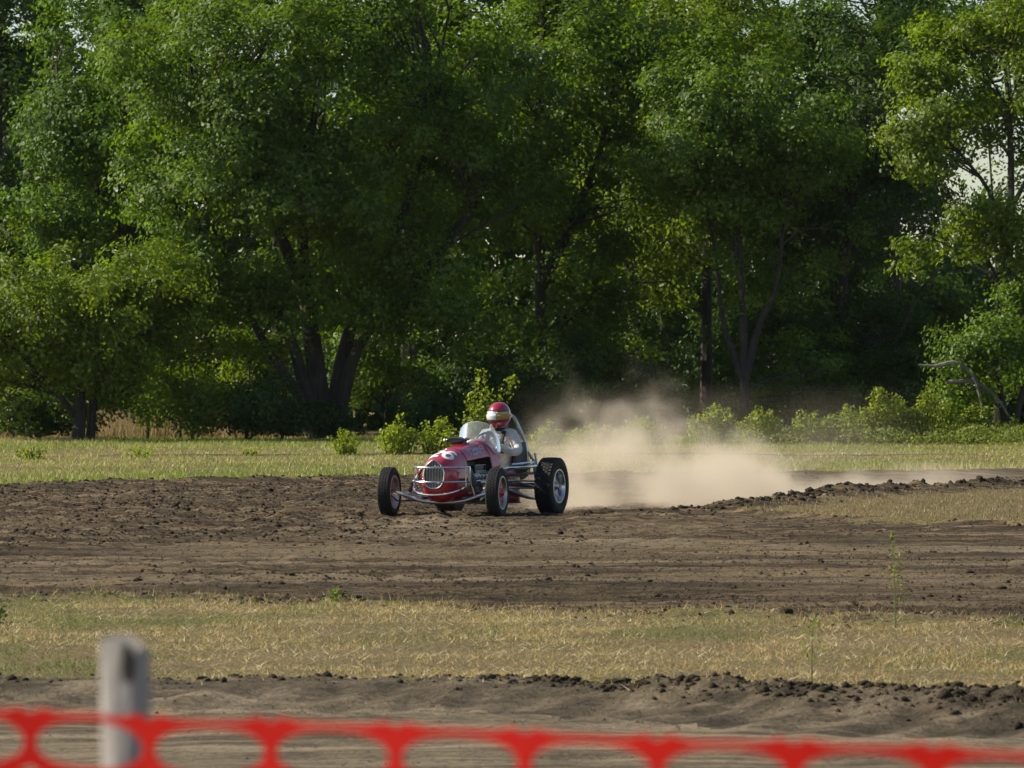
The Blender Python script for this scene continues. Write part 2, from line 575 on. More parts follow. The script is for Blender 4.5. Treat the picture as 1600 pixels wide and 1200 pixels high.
def glass_mat():
    m, nt, out = new_mat('dusty_acrylic')
    tc = N(nt, 'TexCoord').outputs['Object']
    n1 = noise(nt, tc, 6.0, 4, 0.6)
    tr = N(nt, 'BsdfTransparent'); tr.inputs[0].default_value = (0.80, 0.90, 0.93, 1)
    df = N(nt, 'BsdfDiffuse'); df.inputs[0].default_value = (0.62, 0.66, 0.66, 1)
    tl = N(nt, 'BsdfTranslucent'); tl.inputs[0].default_value = (0.70, 0.74, 0.74, 1)
    ad = N(nt, 'MixShader'); ad.inputs[0].default_value = 0.55
    nt.links.new(df.outputs[0], ad.inputs[1]); nt.links.new(tl.outputs[0], ad.inputs[2])
    mx = N(nt, 'MixShader')
    nt.links.new(ramp(nt, n1, [(0.3, 0.28), (0.7, 0.52)]), mx.inputs[0])
    nt.links.new(tr.outputs[0], mx.inputs[1]); nt.links.new(ad.outputs[0], mx.inputs[2])
    gl = N(nt, 'BsdfGlossy'); gl.inputs['Roughness'].default_value = 0.08
    fr = N(nt, 'Fresnel'); fr.inputs['IOR'].default_value = 1.45
    m2 = N(nt, 'MixShader'); nt.links.new(fr.outputs[0], m2.inputs[0])
    nt.links.new(mx.outputs[0], m2.inputs[1]); nt.links.new(gl.outputs[0], m2.inputs[2])
    nt.links.new(m2.outputs[0], out.inputs[0])
    return m


M['glass'] = glass_mat()


# ------------------------------------------------------------------ ground, track, near road: one height field cut along the edges
def lines(segs):
    out = []
    for a, b, st in segs:
        n = max(1, int(round((b - a) / st)))
        out += [a + (b - a) * i / n for i in range(n)]
    return out


xs = np.array([-2500, -1200, -600, -300, -150, -90] + lines([(-60, -24, 3.0), (-24, -9.6, 0.5), (-9.6, 10.4, 0.062), (10.4, 26, 0.5), (26, 60, 3.0)]) + [60, 90, 150, 300, 600, 1200, 2500.0])
ys = np.array([-300, -120, -50, -20] + lines([(-10, 20, 1.5), (20, 22.5, 0.25), (22.5, 45, 0.06), (45, 62, 0.075), (62, 101, 0.105), (101, 132, 0.25), (132, 175, 0.6), (175, 240, 4)]) + [240, 320, 500, 900, 1600, 3000.0])
X, Y = np.meshgrid(xs, ys)
fine = sstep(-9.6, -9.0, X) * sstep(10.4, 9.8, X) * sstep(22.5, 23.2, Y) * (1 - 0.6 * sstep(99, 103, Y)) * sstep(135, 128, Y)
Z = height(X, Y, fine) * sstep(300, 200, Y) * sstep(120, 60, np.abs(X))
V = np.stack([X.ravel(), Y.ravel(), Z.ravel()], 1)
nx, ny = len(xs), len(ys)
ii = np.arange(nx * ny).reshape(ny, nx)
Q = np.stack([ii[:-1, :-1].ravel(), ii[:-1, 1:].ravel(), ii[1:, 1:].ravel(), ii[1:, :-1].ravel()], 1)
cx = V[Q, 0].mean(1); cy = V[Q, 1].mean(1)
trk, road, isl = masks(cx, cy)
far_b = poly_dist(cx, cy, FARB) < 0.8 + 0.5 * vn(cx * 1.5, cy, 99)


WORN = [(-1.0, 68.5), (-1.4, 65.5), (-.8, 62), (.8, 59), (3.5, 56.8), (9, 55)]


def worn(x, y):
    a = np.exp(-(poly_dist(x, y * 1.0, WORN) / 1.1) ** 2) * np.clip(.55 + .8 * vn(x * .8, y * 1.6, 150), 0, 1)
    b = sstep(.15, .75, vn(x * .09, y * 1.15, 151)) * sstep(58, 54, y) * sstep(41, 44, y) * .55
    return np.clip(a + b, 0, 1)


def submesh(name, sel, mat, tint=False):
    q = Q[sel]
    used = np.unique(q)
    remap = np.zeros(len(V), dtype=np.int64); remap[used] = np.arange(len(used))
    W = V[used]
    me = fast_mesh(name, W, remap[q], np.repeat(worn(W[:, 0], W[:, 1])[:, None], 3, 1) if tint else None)
    o = link(name, me, mat, smooth=True)
    return tag(o, kind='structure')


rdg = ridge_mask(cx, cy)
submesh('ground', ~trk & ~road & ~far_b & ~rdg, M['turf'])
submesh('soil_ridge', rdg & ~trk, M['bank'])
submesh('dirt_track', trk, M['track'], True)
submesh('dirt_road', road & ~trk & ~rdg, M['road'])
submesh('furrow_bank', far_b & ~trk & ~road & ~rdg, M['track'])

# ------------------------------------------------------------------ loose clods of soil
ico = bmesh.new(); bmesh.ops.create_icosphere(ico, subdivisions=1, radius=1.0)  # twenty faced lump
LUMP_V = np.array([v.co[:] for v in ico.verts]); LUMP_F = np.array([[v.index for v in f.verts] for f in ico.faces]); ico.free()


def clods(name, label, x, y, size, mat, small=False):
    n = len(x)
    ICO_V, ICO_F = (OCT_V, OCT_F) if small else (LUMP_V, LUMP_F)
    z = height(x, y)
    jit = RNG.uniform(0.65, 1.3, (n, len(ICO_V), 1))
    sc = size[:, None, None] * RNG.uniform(0.6, 1.25, (n, 1, 3)) * np.array([1.15, 1.0, 0.75])
    th = RNG.uniform(0, 2 * np.pi, n)
    P = ICO_V[None] * jit * sc
    c, s = np.cos(th)[:, None], np.sin(th)[:, None]
    px = P[..., 0] * c - P[..., 1] * s; py = P[..., 0] * s + P[..., 1] * c
    W = np.stack([px + x[:, None], py + y[:, None], P[..., 2] + (z + size * 0.12)[:, None]], -1).reshape(-1, 3)
    Fa = (ICO_F[None] + (np.arange(n) * len(ICO_V))[:, None, None]).reshape(-1, 3)
    me = fast_mesh(name, W, Fa)
    return tag(link(name, me, mat), label, 'clods', kind='stuff')


OCT_V = np.array([(1, 0, -.6), (0, 1, -.6), (-1, 0, -.6), (0, -1, -.6), (.25, -.2, .62)], dtype=float)
OCT_F = np.array([(0, 1, 4), (1, 2, 4), (2, 3, 4), (3, 0, 4)])


def scatter(n, x0, x1, y0, y1, dens):
    x = RNG.uniform(x0, x1, n); y = RNG.uniform(y0, y1, n)
    k = RNG.random(n) < dens(x, y)
    return x[k], y[k]


def clod_density(x, y):
    t, r, i = masks(x, y)
    b = np.exp(-(poly_dist(x, y, BERM) / 0.6) ** 2) * sstep(0.8, 3.0, x)
    e = np.exp(-(np.abs(y - (far_edge(x) - 0.9)) / 0.9) ** 2)
    ne = np.exp(-((y - near_edge(x) - .6) / (0.8 + .5 * sstep(-1, 2.5, x))) ** 2)
    left = sstep(2.0, -2.5, x) * sstep(54, 62, y) * 0.75
    pat = sstep(-0.2, 0.6, fbm(x * 0.5, y * 0.3, 66, 2)) * 0.25
    return np.clip(t * (0.03 + left + pat * .6) + b + e * 0.8 + ne, 0, 1)


x, y = scatter(42000, -9.4, 10.0, 37, 101, clod_density)
clods('track_clods', 'loose dark clods thrown across the churned dirt track', x, y, np.clip(RNG.lognormal(-4.25, 0.5, len(x)), 0.006, 0.042), M['clod'])


def clod_density2(x, y):
    e = np.abs(y - (road_edge(x) - 0.05))
    return np.exp(-((y - road_edge(x) + .05 + .12 * sstep(-1, 2.5, x)) / (0.20 + .16 * sstep(-1, 2.5, x))) ** 2) * (0.25 + 0.75 * sstep(-1.5, 1.5, x))


x, y = scatter(46000, -3.5, 4.0, 26, 34, clod_density2)
clods('bank_clods', 'dark lumps of soil along the ridge beside the near dirt road', x, y, np.clip(RNG.lognormal(-4.65, 0.6, len(x)), 0.003, 0.04), M['clod'])


def crumb_density(x, y):
    t, r, i = masks(x, y)
    return np.where(t, (0.25 + 0.75 * sstep(-0.35, 0.4, fbm(x * 0.5, y * 0.6, 67, 3))) * (0.35 + .65 * np.maximum(sstep(2.5, -1.5, x) * sstep(56, 62, y), sstep(58, 44, y))), 0.0)


yq = 36 + 61 * RNG.random(235000) ** 1.25
xq = RNG.uniform(-1, 1, len(yq)) * (0.0915 * yq + 1.0)
kq = RNG.random(len(yq)) < crumb_density(xq, yq)
x, y = xq[kq], yq[kq]
clods('track_crumbs', 'small crumbs of dry soil on the near straight of the dirt track', x, y, np.clip(RNG.lognormal(-4.45, 0.5, len(x)), 0.005, 0.045) * np.interp(y, [36, 60, 97], [.8, 1.05, 1.5]), M['clod'], True)


def bank_density(x, y):
    e = y - road_edge(x)
    return np.clip(np.exp(-((e + .7) / 0.8) ** 2) * (.45 + .4 * vn(x * 1.5, y * 2, 68)) + .05, 0, 1) * (e < .3)


x, y = scatter(45000, -3.6, 4.2, 23, 34, bank_density)
clods('road_crumbs', 'small crumbs of soil on the bank of the near dirt road', x, y, np.clip(RNG.lognormal(-5.0, 0.45, len(x)), 0.003, 0.02), M['bank'], True)
x, y = scatter(5200, 1.4, 10.4, 68, 90, lambda x, y: np.exp(-(poly_dist(x, y, BERM) / 0.38) ** 2) * sstep(1.2, 3.0, x))
clods('berm_clods', 'big dark clods heaped on the bank round the infield', x, y, np.clip(RNG.lognormal(-3.35, 0.4, len(x)), 0.02, 0.07), M['clod'])

# ------------------------------------------------------------------ grass
def blades(name, label, x, y, h, w, lean, cols, cat='grass', kind='stuff', mat=None):
    n = len(x)
    z = height(x, y) - 0.01
    th = RNG.uniform(0, 2 * np.pi, n)
    lx = lean * np.cos(th) * h; ly = lean * np.sin(th) * h
    ph = RNG.uniform(-0.9, 0.9, n)       # blade faces roughly sideways on
    dx = np.cos(ph) * w / 2; dy = np.sin(ph) * w / 2
    hz = h * np.sqrt(np.clip(1 - np.clip(lean, 0, 0.97) ** 2, 0.05, 1))
    b0 = np.stack([x - dx, y - dy, z], 1); b1 = np.stack([x + dx, y + dy, z], 1)
    tp = np.stack([x + lx, y + ly, z + hz], 1)
    W = np.stack([b0, b1, tp], 1).reshape(-1, 3)
    Fa = np.arange(n * 3).reshape(n, 3)
    me = fast_mesh(name, W, Fa, np.repeat(cols, 3, 0))
    return tag(link(name, me, mat or M['grass']), label, cat, kind=kind)


def grass_cols(x, y, green, dry, gfac):
    n = len(x)
    g = np.clip(gfac + 0.35 * RNG.standard_normal(n), 0, 1)[:, None]
    c = np.array(green)[None] * g + np.array(dry)[None] * (1 - g)
    return c * RNG.uniform(0.6, 1.3, (n, 1)) * RNG.uniform(0.92, 1.08, (n, 3))


GREEN = (0.15, 0.20, 0.045); DRY = (0.50, 0.375, 0.185); STRAW = (0.78, 0.66, 0.42)


def near_d(x, y):
    ne = near_edge(x); re = road_edge(x)
    return np.clip(sstep(-0.5, 0.5, y - re) * sstep(0.9, 0.2, y - ne), 0, 1) * (0.35 + 0.65 * sstep(-0.35, 0.25, fbm(x * 1.2, y * 0.8, 120, 3)))


x, y = scatter(300000, -5.4, 5.8, 27.5, 45, near_d)
gf = 0.15 + 2.6 * np.maximum(fbm(x * 0.8, y * 0.45, 121, 3) - .03, -.03) + 0.2 * sstep(0.5, -2.5, x)
n = len(x)
blades('mown_grass', 'short dry mown grass with green patches between road and track', x, y, RNG.uniform(0.012, 0.055, n) * (0.8 + 0.5 * vn(x * 2, y * 2, 3)), RNG.uniform(0.004, 0.010, n), RNG.uniform(0.25, 0.95, n), grass_cols(x, y, GREEN, DRY, gf))
x, y = scatter(46000, -5.2, 5.6, 28, 44, near_d)
n = len(x)
gs = np.clip(2.4 * np.maximum(fbm(x * 0.8, y * 0.45, 121, 3) - .03, -.03) + .2 * sstep(0.5, -2.5, x), 0, 1)
blades('cut_straw', 'pale cut straw lying on the mown strip', x, y, RNG.uniform(0.03, 0.13, n), RNG.uniform(0.004, 0.009, n), RNG.uniform(0.9, 0.985, n), grass_cols(x, y, (0.22, 0.26, 0.07), STRAW, gs))


def field_d(x, y):
    t, r, i = masks(x, y)
    fb = poly_dist(x, y, FARB)
    return np.where(t, 0, 1) * (y > far_edge(x) - 0.2) * (0.25 + 0.75 * sstep(0.5, 1.3, fb)) * (np.abs(x) < 0.1 * y + 2.5)


x, y = scatter(190000, -19, 19, 84, 166, field_d)
n = len(x)
edge = np.exp(-np.maximum(y - far_edge(x), 0) / 4.5)
gf = 0.54 + 0.9 * fbm(x * 0.22, y * 0.2, 131, 3) + 1.0 * edge * sstep(2, -4, x) + 0.1 * sstep(130, 150, y)
hh = RNG.uniform(0.03, 0.10, n) * (1 + 1.2 * edge + 0.6 * sstep(135, 150, y)) * (1 + .6 * fbm(x * .5, y * .25, 133, 2))
blades('field_grass', 'ragged yellow green grass of the field beyond the track', x, y, hh, RNG.uniform(0.010, 0.028, n), RNG.uniform(0.2, 0.9, n), grass_cols(x, y, (0.24, 0.33, 0.05), (0.54, 0.46, 0.22), gf))


def isl_d(x, y):
    return inside(x, y, ISLAND) * np.clip(sstep(0.3, 0.9, poly_dist(x, y, BERM)), 0, 1)


x, y = scatter(60000, 2.8, 11, 62, 92, isl_d)
n = len(x)
blades('infield_grass', 'tan dry grass of the infield inside the soil bank', x, y, RNG.uniform(0.02, 0.08, n), RNG.uniform(0.006, 0.014, n), RNG.uniform(0.2, 0.93, n), grass_cols(x, y, (0.15, 0.18, 0.05), (0.33, 0.255, 0.15), 0.10 + 0.5 * sstep(68, 65, y) * sstep(5.5, 6.5, x)))


def sod_d(x, y):
    return np.exp(-(np.abs(y - near_edge(x) - 0.6) / 0.9) ** 2) * 0.6


x, y = scatter(26000, -5.4, 6, 35, 48, sod_d)
n = len(x)
blades('torn_sod_grass', 'torn dry grass stalks sticking out of the ragged track edge', x, y, RNG.uniform(0.03, 0.11, n), RNG.uniform(0.004, 0.008, n), RNG.uniform(0.2, 0.95, n), grass_cols(x, y, GREEN, DRY, np.full(n, 0.25)))

x, y = scatter(16000, -17, -7.3, 165, 178, lambda x, y: np.ones(len(x)) * 0.9)
n = len(x)
blades('tall_dry_grass', 'tall sunlit tan grass behind the gap under the left trees', x, y, RNG.uniform(0.45, 1.0, n), RNG.uniform(0.012, 0.03, n), RNG.uniform(0.05, 0.35, n), grass_cols(x, y, (0.2, 0.2, 0.06), (0.36, 0.27, 0.16), np.full(n, 0.12)))


# ------------------------------------------------------------------ foliage
def unit(v): return v / np.maximum(np.linalg.norm(v, axis=-1, keepdims=True), 1e-9)


def leaf_mesh(name, C, Nrm, size, cols, rng, aspect=0.58):
    n = len(C)
    A = unit(np.cross(Nrm, unit(rng.standard_normal((n, 3)) + np.array([0, 0, -0.4]))))
    B = np.cross(Nrm, A)
    L = size[:, None]
    fold = Nrm * L * 0.12
    p0 = C - A * L * 0.5; p2 = C + A * L * 0.5
    mid = C - A * L * 0.08
    p1 = mid + B * L * aspect * 0.5 + fold; p3 = mid - B * L * aspect * 0.5 + fold
    W = np.stack([p0, p1, p2, p3], 1).reshape(-1, 3)
    Fa = np.arange(n * 4).reshape(n, 4)
    return fast_mesh(name, W, Fa, np.repeat(cols, 4, 0))


def leaf_cols(n, base, rng, clus=None):
    v = rng.uniform(0.78, 1.22, (n, 1))
    yel = np.clip(rng.normal(0.0, 0.22, (n, 1)), -0.3, 0.7)
    c = np.array(base)[None] * v * (1 + yel * np.array([[0.45, 0.12, -0.2]]))
    if clus is not None: c = c * clus
    return np.clip(c, 0.003, 0.6)


def stem_path(ctrl, d, n=9):
    """ctrl: (u, v, dy, radius) read off the photograph at distance d."""
    P = spline([(wx(u, d), d + dy, wz(v, d), r) for u, v, dy, r in ctrl], n)
    return P


def tree(name, label, u, d, stems, lobes, ncl=120, spr=14, lps=16, leaf=0.13, base=(0.052, 0.088, 0.018), rc=(0.55, 1.05), seed=1, group=None, bark='bark', dead=None, shell=0.45, minz=0.5, cat='tree'):
    lps = int(round(lps * .92)); leaf = leaf * 1.14; rng = np.random.default_rng(seed)
    bx = wx(u, d)
    root = empty(name, (bx, d, 0))
    tag(root, label, cat, group)
    off = np.array([bx, d, 0.0])
    paths = [stem_path(s, d) for s in stems]
    mb = MB()
    allp = []
    for p in paths:
        mb.tube([q[:3] - off for q in p], [max(q[3], 0.01) for q in p], 8)
        allp += [q[:3] for q in p]
    allp = np.array(allp)
    # bough centres in the lobes of the crown
    L = []
    for (lu, lv, ru, rv, dy, ry, wgt) in lobes:
        k = max(3, int(ncl * wgt))
        nb = max(1, int(round(k / 4.5)))
        qb = unit(rng.standard_normal((nb, 3))) * (rng.random((nb, 1)) ** shell)
        rad = np.array([ru * d / F, ry, rv * d / F])
        q = qb[rng.integers(0, nb, k)] + rng.standard_normal((k, 3)) * np.array([.62, .62, .42]) / rad * np.clip(rad.mean() / 2.2, .45, 1.1)
        L.append(np.stack([wx(lu, d) + q[:, 0] * ru * d / F, d + dy + q[:, 1] * ry, wz(lv, d) + q[:, 2] * rv * d / F], 1))
    Cc = np.concatenate(L)
    Cc = Cc[Cc[:, 2] > minz]
    ctr = Cc.mean(0)
    outw = unit(Cc - ctr)
    rr = rng.uniform(rc[0], rc[1], len(Cc))
    # a limb from the nearest lower stem point to every second bough
    for i in range(0, len(Cc), 2):
        c = Cc[i]
        cand = allp[allp[:, 2] < c[2] - 0.2]
        if len(cand) == 0: cand = allp[:1]
        a = cand[np.argmin(np.linalg.norm((cand - c) * np.array([1, 1, 0.8]), axis=1))]
        ln = np.linalg.norm(c - a)
        m1 = a * 0.65 + c * 0.35 + np.array([0, 0, 0.12 * ln]) + rng.normal(0, 0.06 * ln, 3)
        m2 = a * 0.3 + c * 0.7 + np.array([0, 0, 0.10 * ln]) + rng.normal(0, 0.05 * ln, 3)
        r0 = 0.018 + 0.009 * min(ln, 5)
        mb.tube([a - off, m1 - off, m2 - off, c - off], [r0, r0 * 0.75, r0 * 0.5, 0.008], 5)
    mb.build('trunk', M[bark], root, smooth=True)
    # sprays of leaves on every bough
    nc = len(Cc)
    S = unit(rng.standard_normal((nc, spr, 3)) + outw[:, None] * 0.5 + np.array([0, 0, 0.25])) * (rng.random((nc, spr, 1)) ** 0.5) * rr[:, None, None]
    S[..., 2] *= 0.72
    sp = Cc[:, None] + S
    lf = sp[:, :, None] + rng.standard_normal((nc, spr, lps, 3)) * np.array([0.17, 0.17, 0.12]) * (leaf / 0.13) ** 0.5
    shape = (nc, spr, lps)
    nn = unit(unit(S)[:, :, None] * 1.0 + outw[:, None, None] * 0.35 + np.array([0, 0, 0.45]) + rng.standard_normal(shape + (3,)) * 0.5).reshape(-1, 3)
    lf = lf.reshape(-1, 3)
    ct = np.broadcast_to(rng.uniform(0.75, 1.25, (nc, 1, 1)) * rng.uniform(0.85, 1.15, (nc, spr, 1)), shape).reshape(-1, 1)
    k = lf[:, 2] > 0.15
    cols = leaf_cols(len(lf), base, rng, ct)
    sz = leaf * rng.uniform(0.65, 1.3, len(lf))
    me = leaf_mesh('crown', lf[k] - off, nn[k], sz[k], cols[k], rng)
    link('crown', me, M['leaf'], root)
    if dead:
        for ctrl in dead:
            db = MB()
            P = stem_path(ctrl, d, 12)
            db.tube([q[:3] - off for q in P], [max(q[3], 0.006) for q in P], 6)
            for j in range(2, 11):
                for _ in range(2):
                    a = P[j][:3] - off
                    t = (P[j + 1][:3] - P[j - 1][:3]); t = t / np.linalg.norm(t)
                    dirv = t * 0.8 + rng.normal(0, 0.6, 3)
                    ln = rng.uniform(0.4, 1.1)
                    db.tube([a, a + dirv * ln * 0.5 + rng.normal(0, 0.05, 3), a + dirv * ln + np.array([0, 0, -0.12 * ln])], [0.011, 0.008, 0.004], 4)
            db.build('dead_branch', M['mid_bark'], root)
    return root


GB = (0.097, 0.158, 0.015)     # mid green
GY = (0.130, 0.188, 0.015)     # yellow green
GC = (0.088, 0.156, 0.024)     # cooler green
GD = (0.046, 0.084, 0.014)     # deep green, shade of the dark wood put into the leaf colour

# the wide tree with several stems left of the car
tree('broad_tree', 'wide spreading tree with several dark stems fanning from one base behind the left field', 520, 160,
     [[(505, 684, 0, .33), (492, 560, 0, .26), (478, 470, .2, .22), (472, 380, .4, .16), (476, 270, .6, .1)],
      [(515, 684, .2, .28), (535, 560, .2, .21), (560, 480, .2, .17), (610, 380, .4, .16), (680, 200, .4, .08)],
      [(520, 684, .1, .26), (552, 560, -.2, .17), (590, 500, -.3, .14), (650, 440, -.4, .13), (740, 330, -.3, .07)],
      [(495, 684, -.1, .26), (462, 550, -.2, .16), (430, 480, -.4, .16), (392, 448, -.4, .11), (330, 420, -.4, .06)],
      [(495, 660, -.1, .2), (430, 560, -.4, .13), (395, 500, -.5, .1), (370, 440, -.5, .06)],
      [(478, 470, .2, .2), (420, 330, 0, .14), (330, 200, 0, .07)]],
     [(480, 60, 320, 210, 0, 4.0, .30), (330, 190, 150, 190, -1.2, 2.4, .18), (560, 250, 220, 170, -.5, 3.0, .20), (330, 400, 140, 110, -1.2, 1.8, .10), (720, 240, 140, 230, .6, 2.4, .14), (600, 420, 180, 80, -1, 2.0, .08), (410, 300, 110, 120, -2.2, 1.4, .07), (480, 120, 150, 130, -2.6, 1.4, .09), (640, 500, 90, 50, -1.6, 1.2, .05), (400, 470, 70, 45, -1.4, 1.0, .04), (500, 300, 110, 110, -2.4, 1.2, .06)],
     ncl=430, spr=15, lps=16, leaf=.13, base=GB, seed=11)
# yellow green tree low at the left
tree('low_tree', 'low yellow green tree with short leaning trunk at the left edge of the field', 122, 157,
     [[(122, 690, 0, .2), (125, 620, 0, .15), (110, 540, .1, .11), (90, 450, .1, .05)], [(140, 690, .2, .14), (150, 610, .2, .1), (200, 520, .1, .07), (240, 430, 0, .04)],
      [(118, 650, 0, .1), (70, 590, -.2, .07), (20, 540, -.3, .03)]],
     [(80, 470, 160, 95, 0, 2.0, .45), (230, 470, 110, 115, -.4, 1.8, .35), (190, 580, 120, 55, -.6, 1.3, .24), (40, 570, 100, 65, -.6, 1.2, .2)],
     ncl=170, spr=14, lps=15, leaf=.12, base=GY, seed=12, rc=(.45, .85))
# taller blue-green tree behind it
tree('tall_tree', 'tall cool green tree rising behind the low yellow green tree', 215, 168,
     [[(215, 684, 0, .3), (210, 450, 0, .24), (200, 200, 0, .16), (190, 0, 0, .08)], [(210, 400, 0, .15), (130, 260, 0, .08), (90, 150, 0, .04)]],
     [(170, 60, 135, 170, 0, 3, .42), (150, 230, 110, 130, -.6, 2.4, .34), (110, 330, 75, 70, -.6, 1.6, .16), (300, -20, 150, 100, .5, 3, .25)],
     ncl=210, spr=14, lps=15, leaf=.14, base=GC, seed=13)
tree('dense_tree', 'green tree standing behind the stems of the broad tree', 430, 184,
     [[(430, 677, 0, .2), (432, 450, 0, .15), (430, 250, 0, .08)]],
     [(430, 420, 130, 110, 0, 2.2, .6), (430, 250, 120, 100, 0, 2.2, .3), (560, 480, 90, 90, 0, 1.8, .2)],
     ncl=120, spr=13, lps=14, leaf=.16, base=GB, seed=27)
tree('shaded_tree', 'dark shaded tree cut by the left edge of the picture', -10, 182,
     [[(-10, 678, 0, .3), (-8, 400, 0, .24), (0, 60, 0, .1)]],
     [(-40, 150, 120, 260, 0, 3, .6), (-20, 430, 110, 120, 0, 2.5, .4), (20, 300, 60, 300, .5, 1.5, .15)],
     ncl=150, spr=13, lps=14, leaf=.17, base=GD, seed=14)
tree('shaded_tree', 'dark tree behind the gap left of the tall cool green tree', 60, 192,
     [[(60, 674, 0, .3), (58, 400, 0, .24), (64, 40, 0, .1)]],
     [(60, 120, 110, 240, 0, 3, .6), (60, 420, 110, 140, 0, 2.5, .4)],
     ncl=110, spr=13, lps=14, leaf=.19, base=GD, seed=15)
# centre
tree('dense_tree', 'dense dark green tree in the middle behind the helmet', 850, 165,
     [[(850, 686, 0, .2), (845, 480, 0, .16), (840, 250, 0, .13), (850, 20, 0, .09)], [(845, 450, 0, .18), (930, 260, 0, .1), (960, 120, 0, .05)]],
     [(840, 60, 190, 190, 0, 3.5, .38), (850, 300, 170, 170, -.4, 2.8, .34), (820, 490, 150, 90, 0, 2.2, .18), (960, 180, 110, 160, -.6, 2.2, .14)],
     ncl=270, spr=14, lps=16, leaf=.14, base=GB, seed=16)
tree('forked_tree', 'tree with slim pale forked trunk right of the dust', 1165, 161,
     [[(1165, 688, 0, .15), (1163, 560, 0, .12), (1158, 430, 0, .09), (1150, 300, 0, .08), (1140, 120, 0, .05)], [(1163, 600, 0, .12), (1185, 510, -.1, .09), (1212, 450, -.2, .06), (1225, 340, -.2, .04)],
      [(1160, 590, 0, .1), (1130, 500, .1, .07), (1118, 400, .1, .05), (1100, 300, .1, .03)], [(1158, 430, 0, .08), (1135, 345, 0, .05), (1120, 300, 0, .03)]],
     [(1140, 170, 140, 150, 0, 2.6, .42), (1060, 260, 100, 140, -.4, 2.0, .24), (1230, 260, 100, 130, -.2, 2.0, .24), (1140, 430, 120, 60, .4, 1.6, .07)],
     ncl=185, spr=14, lps=16, leaf=.13, base=GB, seed=17, bark='mid_bark',
     dead=[[(1167, 606, 0, .04), (1206, 593, -.6, .03), (1240, 582, -.9, .022), (1272, 580, -1.0, .01)]])
tree('straight_tree', 'tree with straight dark trunk just left of the pale forked trunk', 1103, 170,
     [[(1103, 684, 0, .2), (1104, 520, 0, .17), (1106, 300, 0, .12), (1112, 60, 0, .05)]],
     [(1090, 60, 150, 120, 0, 2.8, .55), (1100, 270, 120, 120, .4, 2.2, .25), (1000, 420, 90, 120, .6, 2.0, .2)],
     ncl=150, spr=14, lps=15, leaf=.15, base=GY, seed=18)
tree('leaning_tree', 'dark green tree with bare dead twigs on its right side', 1320, 166,
     [[(1300, 686, 0, .24), (1310, 500, 0, .19), (1330, 280, 0, .13), (1350, 60, 0, .06)]],
     [(1330, 180, 130, 170, 0, 2.6, .5), (1290, 330, 110, 110, -.2, 2.2, .26), (1360, 470, 100, 90, .6, 1.8, .14), (1250, 500, 90, 80, .5, 1.8, .12)],
     ncl=185, spr=14, lps=16, leaf=.14, base=GD, seed=19,
     dead=[[(1310, 440, -1.6, .04), (1370, 400, -2.4, .03), (1420, 400, -3, .02), (1470, 415, -3.2, .012)], [(1320, 420, -1.4, .04), (1350, 370, -2.6, .03), (1400, 350, -3, .02), (1450, 345, -3.2, .012)], [(1400, 520, -1.8, .03), (1440, 440, -2.6, .022), (1500, 425, -3, .015), (1550, 440, -3, .01)]])
# right
tree('airy_tree', 'airy sunlit tree with sky showing through at the right edge', 1578, 154,
     [[(1560, 692, 0, .2), (1568, 520, 0, .16), (1576, 400, 0, .13), (1580, 250, 0, .09), (1570, 90, 0, .05)], [(1576, 400, 0, .1), (1545, 300, -.2, .06), (1480, 220, -.3, .03)], [(1570, 470, 0, .1), (1540, 400, .2, .07), (1500, 340, .2, .03)], [(1578, 330, 0, .08), (1620, 250, .2, .05), (1660, 160, .2, .03)]],
     [(1530, 130, 110, 70, 0, 2.0, .30), (1450, 225, 70, 45, -.4, 1.4, .16), (1620, 170, 90, 90, 0, 2, .2), (1560, 40, 100, 50, .2, 1.6, .16), (1480, 60, 60, 50, .4, 1.4, .08), (1510, 350, 75, 55, -.4, 1.2, .16), (1610, 360, 70, 60, 0, 1.6, .12), (1450, 130, 60, 60, .2, 1.4, .12), (1460, 400, 30, 30, -.4, .8, .04)],
     ncl=120, spr=13, lps=14, leaf=.125, base=GY, seed=20, rc=(.4, .75))
tree('low_tree', 'low bushy tree with yellow green leaves at the right edge behind the shrub row', 1570, 152,
     [[(1570, 692, 0, .12), (1565, 620, 0, .09), (1550, 540, 0, .05)], [(1580, 692, .1, .1), (1600, 600, 0, .07), (1620, 520, 0, .03)]],
     [(1565, 545, 65, 60, 0, 1.5, .36), (1630, 530, 70, 80, .2, 1.5, .4), (1520, 640, 70, 40, 0, 1.2, .2), (1500, 590, 35, 40, -.2, .8, .14), (1600, 480, 45, 35, 0, .9, .14)],
     ncl=70, spr=13, lps=14, leaf=.11, base=GB, seed=21, rc=(.4, .75))
tree('tall_tree', 'tall green tree whose top stands behind the dead twigs', 1400, 180,
     [[(1400, 679, 0, .26), (1398, 400, 0, .2), (1396, 100, 0, .1)]],
     [(1390, 70, 100, 130, 0, 2.6, .5), (1380, 300, 110, 140, 0, 2.6, .4), (1310, 20, 80, 60, 0, 2, .15)],
     ncl=150, spr=13, lps=14, leaf=.16, base=GC, seed=22)
tree('tall_tree', 'tall light green tree filling the top of the gap between middle and right trees', 980, 182,
     [[(980, 678, 0, .26), (985, 400, 0, .2), (990, 60, 0, .1)], [(985, 300, 0, .14), (1130, 120, 0, .08), (1200, 20, 0, .05)]],
     [(980, 40, 170, 120, 0, 3, .55), (1180, 60, 130, 70, .5, 2.4, .3), (960, 300, 150, 160, .5, 2.6, .35)],
     ncl=190, spr=13, lps=14, leaf=.17, base=GY, seed=23)
